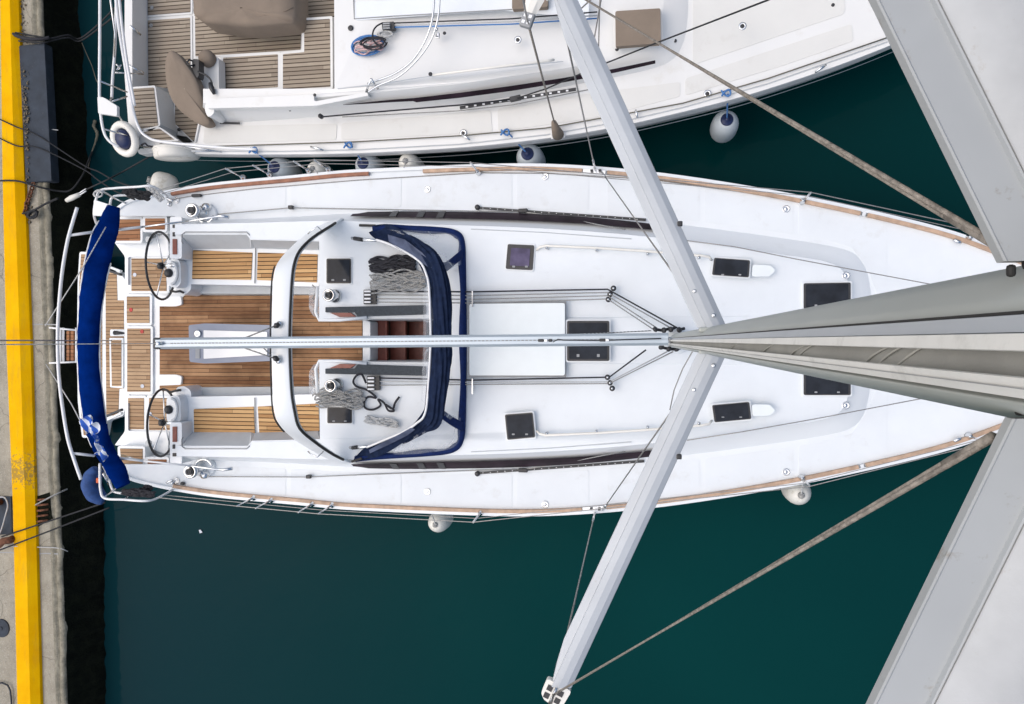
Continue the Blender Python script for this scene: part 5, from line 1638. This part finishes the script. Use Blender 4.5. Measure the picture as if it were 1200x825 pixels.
# lines and track on the side deck
NL('sheet_track', MB().bar(P(539, 126.5, ND + .12), P(675, 104.5, ND + .12), .035, .03), 'black', bev=.004)
for i in range(13):
    t = .06 + i * .072
    NL('track_bolt', MB().box(P(539 + 136 * t, 126.5 - 22 * t, ND + .137), (.03, .02, .008)), 'tube')
NL('sheet_car', MB().box(P(604, 115.5, ND + .16), (.14, .06, .06), Matrix.Rotation(.16, 3, 'Z')), 'black', bev=.01)
NL('genoa_sheet', MB().tube(P3([(377, 137, ND + .2), (443, 131, ND + .17), (540, 123, ND + .17), (602, 116, ND + .18)]), .010, 6), 'blackrope', sm=True)
NL('genoa_sheet', MB().tube(P3([(606, 115, ND + .2), (640, 104, 1.9), (700, 78, 2.2), (770, 50, 2.9), (900, 0, 4.3), (960, -25, 5.0)]), .009, 6), 'mooring', sm=True)
NL('control_line', MB().tube(P3([(401, 137, ND + .08), (536, 130, ND + .08), (600, 123, ND + .1), (700, 103, ND + .1)]), .007, 6), 'greyrope', sm=True)
NL('line_eye', MB().lathe([(.03, 0), (.03, .05), (0, .06)], 10, P(377, 137, ND + .16)), 'black', sm=True)
for a, b in (((508, 88), (649, 70)), ):
    NL('handhold', MB().tube(P3([a + (NR + .02,), (a[0] + 6, a[1] - 1, NR + .06), (b[0] - 6, b[1] + 1, NR + .02), b + (NR - .03,)]), .016, 8), 'gel_cream', sm=True)
# rope clutch, halyard tails
cl = NL('rope_clutch', MB().prism(rounded(PP([(447, 26), (461.5, 25), (462, 34), (448, 35)], NR + .07), .01), .07), 'black', bev=.008)
for k in range(3):
    NL('clutch_lever', MB().bar(P(449, 28 + k * 2.7, NR + .085), P(457, 27.5 + k * 2.7, NR + .10), .016, .02), 'seam', cl)
for k, (y0, y1, mt) in enumerate(((27, 15, 'blackrope'), (29.5, 19, 'whiterope'), (32, 22.5, 'bluerope'))):
    NL('halyard_tail', MB().tube(P3([(461, y0, NR + .05), (600, (y0 + y1) / 2 + 1, NR + .05), (700, y1 - 1, NR + .0)]), .009, 6), mt, sm=True)
# curved stainless traveller arch
for dx, r in ((0, .013), (6.5, .012)):
    NL('traveller_bar', MB().tube(smooth(P3([(508 + dx, -40, 2.3), (509 + dx, -5, 2.3), (506 + dx, 25, 2.28), (497 + dx, 50, 2.22), (482 + dx * .8, 72, 2.12), (463 + dx * .6, 86 + dx * .6, 2.02), (443, 94 + dx, 1.92), (431, 98 + dx * 1.6, 1.85)]), 5), r, 8), 'steel', sm=True)
for a, b in (((435, 92.5, 2.0), (429, 108, 1.84)), ((435, 92.5, 2.0), (443, 104, 1.84)), ((512, 34, 2.27), (511, 42, 1.85))):
    NL('traveller_foot', MB().tube(P3([a, b]), .014, 8), 'steel', sm=True)
NL('foot_pad', MB().box(P(513, 42, NR + .03), (.05, .07, .04)), 'steel', bev=.01)
# cleats and gunwale line
NL('jackline', MB().tube(P3([(236, 172, ND + .03), (330, 169, ND + .03), (420, 166, ND + .03), (540, 159, ND + .03), (640, 150, ND + .03), (735, 133, ND + .03), (800, 121, ND + .03), (900, 92, ND + .03), (1040, 44, ND + .03)]), .008, 6), 'muddy', sm=True)
NL('gunwale_seam', MB().tube(P3([(240, 177, ND + .008), (330, 177.5, ND + .008), (420, 175.5, ND + .008), (540, 169, ND + .008), (640, 158, ND + .008), (735, 141, ND + .008), (800, 126, ND + .008), (900, 98, ND + .008), (1040, 49, ND + .008)]), .007, 4), 'grey_shell')
for (a, b) in (((364, 172), (379, 176)), ((541, 158), (551, 164)), ((955, 85), (968, 76)), ((745, 129), (747, 138))):
    p, q_ = P(a[0], a[1], ND + .06), P(b[0], b[1], ND + .07)
    NL('stanchion', MB().tube([p, p.lerp(q_, .5) + Vector((0, 0, .02)), q_], [.012, .017, .012], 8), 'steel', sm=True)
# stern rails
for L in ([(117, -40, 2.1), (117, 40, 2.1), (116.5, 100, 2.1), (117, 120, 2.08), (119, 142, 2.05), (123, 158, 2.0), (130, 167, 2.0), (139, 172, 1.95)],
          [(137, -40, 1.9), (135, 50, 1.9), (132, 90, 1.9), (131, 115, 1.88)],
          [(135, -10, 2.5), (139, 30, 2.3), (147, 80, 2.0), (156, 128, 1.9), (163, 150, 1.85), (172, 160, 1.82), (190, 166, 1.8), (260, 173, 1.78), (300, 175, 1.75)],
          [(139, -10, 2.5), (143, 30, 2.3), (150, 80, 2.0), (158, 124, 1.9)]):
    NL('stern_rail', MB().tube(smooth(P3(L), 5), .0175, 8), 'tube', sm=True)
for L in ([(117, 95, 2.1), (149, 108, 1.7)], [(131, 119, 1.9), (149, 113, 1.7)], [(128, 118, 1.95), (150, 153, 1.6)], [(121, 151, 2.0), (157, 161, 1.6)], [(128, -10, 2.4), (135, 40, 2.1), (134, 68, 1.9)], [(118, 133, 2.0), (131, 114, 1.9)],
          [(135, 85, 1.8), (168, 87, 1.5)], [(136, 75, 1.85), (141, 80, 1.8), (136, 83, 1.8), (142, 76, 1.8)], [(214, 171, 1.65), (260, 178, 1.5)], [(150, 170, 1.6), (215, 177, 1.5), (256, 177, 1.5)]):
    NL('rail_brace', MB().tube(P3(L), .011, 8), 'steel', sm=True)
NL('rail_seat', MB().prism(rounded(P3([(114, 113, 2.14), (121, 114, 2.14), (137, 124, 2.14), (137, 136, 2.14), (115, 133, 2.14)]), .02), .05), 'gel_nb', bev=.012)
NL('stern_cleat', MB().tube(P3([(152, 172, 1.55), (158, 173, 1.6), (163, 173, 1.55)]), [.025, .035, .025], 10), 'black', sm=True)
NL('dark_line', MB().tube(smooth(P3([(166, 170, 1.56), (170, 168, 1.62), (174, 171, 1.6), (186, 172, 1.58), (188, 169, 1.58), (197, 168, 1.58), (198, 172, 1.58)]), 4), .013, 6), 'blackrope', sm=True)
NL('transom_bumper', MB().prism(rounded(P3([(160, 174, 1.35), (178, 174, 1.35), (180, 179, 1.35), (163, 181, 1.35)]), .03), .15), 'gel_nb', bev=.03)
# rig of the neighbour: spreader end and wires
zt_ = 5.6
v0, v1 = P(618, 24, zt_), P(648, -60, zt_)
dr = (v1 - v0).normalized()
pr = Vector((-dr.y, dr.x, 0))
rows = []
for t, w in ((0, .018), (.10, .045), (.3, .065), (1, .075)):
    p = v0.lerp(v1, t)
    rows.append([p + pr * w * a + Vector((0, 0, b)) for a, b in ((-1, 0), (-.4, .018), (.4, .02), (1, 0), (0, -.025))])
sp_ = NL('spreader', MB().grid(rows, closed_v=True), 'gel_cream', bev=0)
rot = Matrix.Rotation(math.atan2(dr.y, dr.x), 3, 'Z')
NL('spreader_tip', MB().box(v0, (.10, .085, .05), rot), 'seam', sp_, bev=.01)
for a, b in ((-.022, -.018), (.022, -.018), (-.022, .018), (.022, .018)):
    NL('tip_slot', MB().box(v0 + dr * a + pr * b + Vector((0, 0, .026)), (.022, .022, .004), rot), 'steel', sp_)
NL('cap_shroud', MB().tube([v0, P(650, 145, ND + .25)], .0095, 6), 'rod', sm=True)
NL('cap_shroud', MB().tube([v0, P(609, -20, 8.0)], .006, 6), 'wire', sm=True)
NL('shroud_boot', MB().tube(P3([(649, 143, ND + .35), (651, 150, ND + .2), (654, 158, ND + .03)]), [.03, .05, .075], 12), 'brown', sm=True)
NL('chainplate', MB().prism(rounded(PP([(645, 156), (662, 155), (662, 161), (646, 163)], ND + .02), .01), .02), 'gel_nb', bev=.004)
for L in ([(706, -10, 4.4), (692, 70, 1.95)], [(703, -10, 3.0), (701, 78, 1.85)], [(681, 10, 4), (705, -12, 4.5)], [(664, 6, 4), (686, -12, 4.5)]):
    NL('inner_shroud', MB().tube(P3(L), .007, 6), 'wire', sm=True)

# ================================================================== LOOSE THINGS
# fenders: one of each kind, then copies
def fender_kind(name, rad, length, body, cap, label, group):
    o = thing(name, (0, 0, 0), label, 'fender', group)
    h = length
    prof = [(0.0, -h), (rad * .45, -h + .01), (rad * .85, -h * .90), (rad, -h * .72), (rad, -h * .38), (rad * .90, -h * .2), (rad * .68, -h * .08), (rad * .42, -.01), (.0, 0)]
    link('body', MB().lathe([(r, z) for r, z in [(p.x, p.y) for p in smooth([Vector((a, b, 0)) for a, b in prof], 3)]], 24), M[body], o, sm=True)
    if cap == 'fender_b':
        link('end_cap', MB().lathe([(rad * .46, -.035), (rad * .46, .0), (rad * .40, .012), (.03, .014), (.03, .03), (0, .035)], 18), M[cap], o, sm=True)
    else:
        link('end_cap', MB().lathe([(.04, -.01), (.035, .02), (.02, .035), (0, .04)], 12), M[cap], o, sm=True)
    return o
def hang(o, line_to, mat):
    """fender lanyard from the top of this fender up to its rail, as a part of it"""
    b = Vector(o.location)
    link('lanyard', MB().tube(sag(b, line_to, .02, 6), .009, 6), M[mat], o, sm=True)
fb_ = fender_kind('fender', .17, .62, 'fender_g', 'fender_b', '', 'pale blue fenders hanging along the cream yacht')
spots = [((852, 140, 1.02), (853, 110, 1.5), 'pale blue fender standing clear over open water, forward of the others', 1.0),
         ((618, 180, 1.22), (597, 157, 1.5), 'pale blue fender below the brown shroud boot of the cream yacht', 1.05),
         ((425, 191, 1.28), (410, 168, 1.5), 'pale blue fender between the hulls, below a blue knot, level with the black rope coil', 1.0),
         ((321, 195.5, 1.28), (297, 176, 1.5), 'aftmost pale blue fender of the cream yacht, wedged between the hulls', 1.02)]
fw = fender_kind('fender', .145, .55, 'fender_w', 'greyrope', '', 'white fenders of the white yacht')
wspots = [((366, 197.5, 1.30), (372, 203, 1.35), 'white fender between the hulls beside the rear cockpit arch', .95),
          ((475, 188.5, 1.30), (473, 196, 1.35), 'white fender between the hulls above the navy sprayhood', .98),
          ((510, 615, 1.06), (506, 604, 1.35), 'stained white fender on the open water side below the sprayhood', 1.0),
          ((939, 580.5, 1.10), (942, 563, 1.38), 'scuffed white fender below the forward stanchion on the open water side', 1.1)]
for base, sp, mt in ((fb_, spots, 'bluerope'), (fw, wspots, 'paleline')):
    proto = base
    made = []
    for i, (p, top, lab, k) in enumerate(sp):
        o = proto if i == 0 else copy_tree(proto, P(*p))
        o.location = P(*p)
        OFF[o.name] = P(*p)
        o['label'] = lab
        made.append((o, top, k))
    for o, top, k in made:
        o.rotation_euler.z = random.uniform(0, 6)
        o.rotation_euler.x = 0
    for (o, top, k), (p, _, lab, _) in zip(made, sp):
        # lanyard built in world space, so undo the fender's turn about z
        rz = o.rotation_euler.z
        o.rotation_euler.z = 0
        hang(o, P(*top), mt)
        o.scale = (k, k, k) if k != 1 else (1, 1, 1)
for x, y in ((297, 176), (408, 170), (592, 155), (851, 109)):
    kn = link('knot', MB().tube([P(x, y, 1.52) + Vector((.05 * math.cos(a * 2), .035 * math.sin(a * 3), .02 * math.sin(a))) for a in [2 * math.pi * i / 24 for i in range(24)]], .012, 6, closed=True), M['bluerope'], NB, sm=True)
# big fender lying over the port quarter
c0, c1 = P(176, 211, 1.25), P(208, 221, 1.02)
ax_ = (c1 - c0)
o = thing('fender', c0, 'large grey-white fender under a rope tangle at the port quarter of the white yacht', 'fender', 'white fenders of the white yacht')
prof = [(0, 0), (.10, .02), (.15, .08), (.165, .16), (.165, ax_.length - .14), (.14, ax_.length - .05), (.07, ax_.length), (0, ax_.length + .01)]
link('body', MB().lathe([(p.x, p.y) for p in smooth([Vector((a, b, 0)) for a, b in prof], 3)], 24, c0, ax_), M['fender_w'], o, sm=True)
link('end_cap', MB().lathe([(.04, -.04), (.04, .02), (0, .02)], 12, c0, ax_), M['greyrope'], o, sm=True)

# life ring with a dark blue ball fender in it
c = P(146, 163, 1.62)
lr = thing('life_ring', c, 'round life ring with dark blue centre on the cream yacht stern rail', 'life ring')
axl = Vector((-.25, -.35, 1)).normalized()
u = axl.orthogonal().normalized()
v = axl.cross(u)
link('ring', MB().tube([c + (u * math.cos(a) + v * math.sin(a)) * .19 for a in [2 * math.pi * i / 32 for i in range(32)]], .05, 12, closed=True), M['gel_cream'], lr, sm=True)
link('centre_cover', MB().lathe([(.12, -.03), (.135, .0), (.12, .05), (.07, .09), (0, .10)], 24, c, axl), M['fender_b'], lr, sm=True)
# flattened round cream drum on the quarter
c = P(207, 179, 1.42)
dm = thing('drum_fender', c, 'flat round cream fender with stained rim at the stern corner of the cream yacht', 'fender')
link('body', MB().lathe([(0, -.09), (.24, -.09), (.285, -.075), (.292, -.05), (.292, .05), (.28, .075), (.25, .085), (0, .085)], 36, c, Vector((.03, -1, -.10))), M['fender_w'], dm, sm=True)
link('piping', MB().tube([c + (Matrix.Identity(3) @ Vector((math.cos(a) * .295, 0, 0)) + Vector((.03, -1, .08)).normalized().cross(Vector((1, 0, 0))).normalized() * math.sin(a) * .295) for a in [2 * math.pi * i / 36 for i in range(36)]], .012, 6, closed=True), M['gel_cream'], dm, sm=True)
# blue covered horseshoe buoy on the starboard quarter
c = P(112, 570, 1.70)
hb = thing('horseshoe_buoy', c, 'horseshoe buoy in a faded blue cover hanging on the starboard stern rail', 'life buoy')
pts_ = smooth(P3([(113, 549, 1.8), (107, 556, 1.8), (105, 567, 1.78), (108, 577, 1.76), (114, 584, 1.74), (121, 588, 1.72)]), 5)
link('cover', MB().tube(pts_, [.03 + .075 * math.sin(math.pi * min(1, max(0, (i + 1.5) / (len(pts_) + 2)))) for i in range(len(pts_))], 14, fr=lambda u_, a: 1 + .06 * math.sin(7 * a + 20 * u_)), M['buoy_blue'], hb, sm=True)
pts_ = smooth(P3([(116, 552, 1.72), (112, 560, 1.72), (112, 572, 1.70), (119, 584, 1.68)]), 5)
link('cover_inner', MB().tube(pts_, .085, 12), M['buoy_blue'], hb, sm=True)
link('tape', MB().box(P(115, 563, 1.81), (.05, .07, .03)), M['orange'], hb, bev=.01)

# flag bundled over the awning
def cloth_mat():
    t = NT('striped_flag')
    co = t.new('ShaderNodeTexCoord').outputs['Object']
    w = t.new('ShaderNodeTexWave', Scale=3.0, Distortion=5.0, Detail=2.0)
    w.bands_direction = 'X'
    t.l(co, w.inputs[0])
    t.base(t.mix(t.ramp(w.outputs[1], .45, .55), (.03, .12, .52), (.72, .76, .84)), .85)
    return t.m
fl = [(104, 488), (112, 497), (121, 500), (112, 508), (117, 520), (123, 536)]
fc = smooth(P3([(102, 489, 2.86), (107, 498, 2.80), (113, 508, 2.74), (116, 518, 2.66), (120, 528, 2.54), (124, 538, 2.42)]), 5)
rows = []
for i, p in enumerate(fc):
    t = i / (len(fc) - 1)
    w = .075 + .045 * math.sin(t * 9) - .06 * t
    rows.append([p + Vector((w * s_ + .02 * math.sin(i * 1.1), .03 * math.sin(s_ * 3 + i), .035 * math.cos(s_ * 5 + i * .8) + .03)) for s_ in [j / 6 - 1 for j in range(13)]])
fo = link('flag', MB().grid(rows), cloth_mat(), sm=True, off=P(112, 508, 2.76))
tag(fo, 'crumpled blue and white striped flag caught on the lower end of the blue awning', 'flag')
lx = smooth(P3([(112, 502, 2.84), (119, 499, 2.80), (122, 503, 2.76), (118, 509, 2.76)]), 4)

# rope hanks
def hank(name, ctr, a, b, z, turns, r, mat, label, group=None, ang=0.0, pinch=0.0, seed=1, zk=.012):
    rnd = random.Random(seed)
    pts = []
    if pinch < 0:
        nst = turns * 2
        for i in range(nst):
            yb = -b + 2 * b * (i + .5) / nst
            ph, am = rnd.uniform(0, 6), rnd.uniform(.10, .34) * b
            ins = rnd.uniform(.82, 1.04)
            for k in range(13):
                u_ = (k / 6 - 1) * (1 if i % 2 == 0 else -1)
                x = u_ * a * ins
                y = yb * (1 - .25 * u_ * u_) + am * math.sin(u_ * 4.2 + ph)
                X = x * math.cos(ang) - y * math.sin(ang)
                Y_ = x * math.sin(ang) + y * math.cos(ang)
                pts.append(P(ctr[0] + X, ctr[1] + Y_, z + .015 + .05 * rnd.random() * (1 - u_ * u_ * .6)))
        turns = 0
    for i in range(turns):
        fa, fb2 = a * rnd.uniform(.75, 1.05), b * rnd.uniform(.55, 1.05)
        ox, oy = rnd.uniform(-.12, .12) * a, rnd.uniform(-.2, .2) * b
        for k in range(16):
            t = 2 * math.pi * k / 16
            x = math.cos(t) * fa + ox
            y = math.sin(t) * fb2 * (1 - pinch * abs(math.cos(t * .5))) + oy
            X = x * math.cos(ang) - y * math.sin(ang)
            Y_ = x * math.sin(ang) + y * math.cos(ang)
            pts.append(P(ctr[0] + X, ctr[1] + Y_, z + i * zk * .6 + .012 * rnd.random()))
    o = link(name, MB().tube(smooth(pts, 2), r, 6), M[mat], sm=True, off=P(ctr[0], ctr[1], z))
    return tag(o, label, 'rope coil', group)
hank('rope_coil', (460, 311), 27, 10, ZR + .02, 9, .016, 'blackrope', 'pile of black rope on the cabin top under the port side of the sprayhood', ang=-.05, seed=3, pinch=-1)
hank('rope_coil', (466, 330), 33, 11.5, ZR + .05, 8, .012, 'greyrope', 'pile of grey rope below the black one, beside the port clutches', ang=-.06, seed=5, pinch=-1)
hank('rope_coil', (398, 467), 28, 10.5, 1.62, 8, .012, 'greyrope', 'long grey rope hank draped over the starboard cockpit corner by the small winch', ang=.04, seed=8, pinch=-1)
hank('rope_coil', (447, 494), 21, 5, ZR + .01, 3, .012, 'whiterope', 'flecked white rope laid in a flat loop ahead of the starboard roof hatch', ang=.16, seed=9, pinch=-1)
o = link('rope_coil', MB().tube(smooth(P3([(429, 449, ZR + .03), (424, 439, ZR + .03), (418, 440, ZR + .03), (414, 447, ZR + .03), (418, 453, ZR + .02), (430, 457, ZR + .02), (441, 466, ZR + .03), (432, 465, ZR + .02), (427, 470, ZR + .02), (428, 478, ZR + .02), (437, 480, ZR + .02),
      (446, 475, ZR + .02), (443, 468, ZR + .04), (450, 472, ZR + .03), (455, 481, ZR + .03), (462, 481, ZR + .03), (452, 474, ZR + .04), (460, 479, ZR + .05), (463, 472, ZR + .03), (468, 465, ZR + .02)]), 5), .014, 6), M['blackrope'], sm=True, off=P(444, 468, ZR))
tag(o, 'loose black rope knotted in a loop on the starboard cabin top', 'rope coil')
hank('rope_coil', (437, 51), 17, 9, NR + .06, 4, .008, 'blackrope', 'black rope coil lying on top of the blue rope on the cream yacht', ang=-.08, seed=11)
hank('rope_coil', (430, 55), 21, 13, NR + .0, 3, .010, 'bluerope', 'blue rope coil under the black one on the cream yacht roof', ang=-.15, seed=12)
hank('rope_coil', (432, 54), 17, 8, NR + .02, 3, .009, 'pinkrope', 'pink flecked rope inside the blue coil on the cream yacht', ang=-.2, seed=13, pinch=-1)
hank('rope_coil', (452, 40), 9, 4, NR + .02, 4, .008, 'whiterope', 'small white rope loop beside the rope clutch of the cream yacht', seed=14)
link('halyard_lead', MB().tube(smooth(P3([(448, 27, NR + .07), (441, 31, NR + .08), (437, 38, NR + .08), (438, 48, NR + .08), (447, 56, NR + .08)]), 4), .011, 6), M['blackrope'], NB, sm=True)
# tangles on the pushpit corners
hank('rope_coil', (160, 227), 16, 5, 1.76, 7, .013, 'mooring', 'dark rope tangle over the port pushpit of the white yacht', ang=.25, seed=21, pinch=-1)
hank('rope_coil', (181, 226), 13, 4, 1.72, 8, .009, 'whiterope', 'pale rope bundle hanging by the port quarter fender', ang=.75, seed=22, pinch=-1)
hank('rope_coil', (162, 578), 19, 3.5, 1.82, 8, .014, 'blackrope', 'black rope bundle lashed along the starboard pushpit rail', ang=.08, seed=23, pinch=-1)
hank('rope_coil', (171, 573), 7, 3.5, 1.74, 4, .014, 'blackrope', 'small black rope knot inboard of the starboard pushpit', ang=-.3, seed=24, pinch=-1)
hank('rope_coil', (115, 227), 6, 4, 2.0, 5, .006, 'paleline', 'pale line wound on the corner of the port pushpit', seed=25)
hank('rope_coil', (38, 251), 6, 4, .68, 5, .016, 'mooring', 'black rope knot on the chain end at the quay', ang=-.5, seed=26)
for o in list(bpy.data.objects):
    if o.type == 'EMPTY' and not o.children:
        print('EMPTY WITHOUT PARTS', o.name)
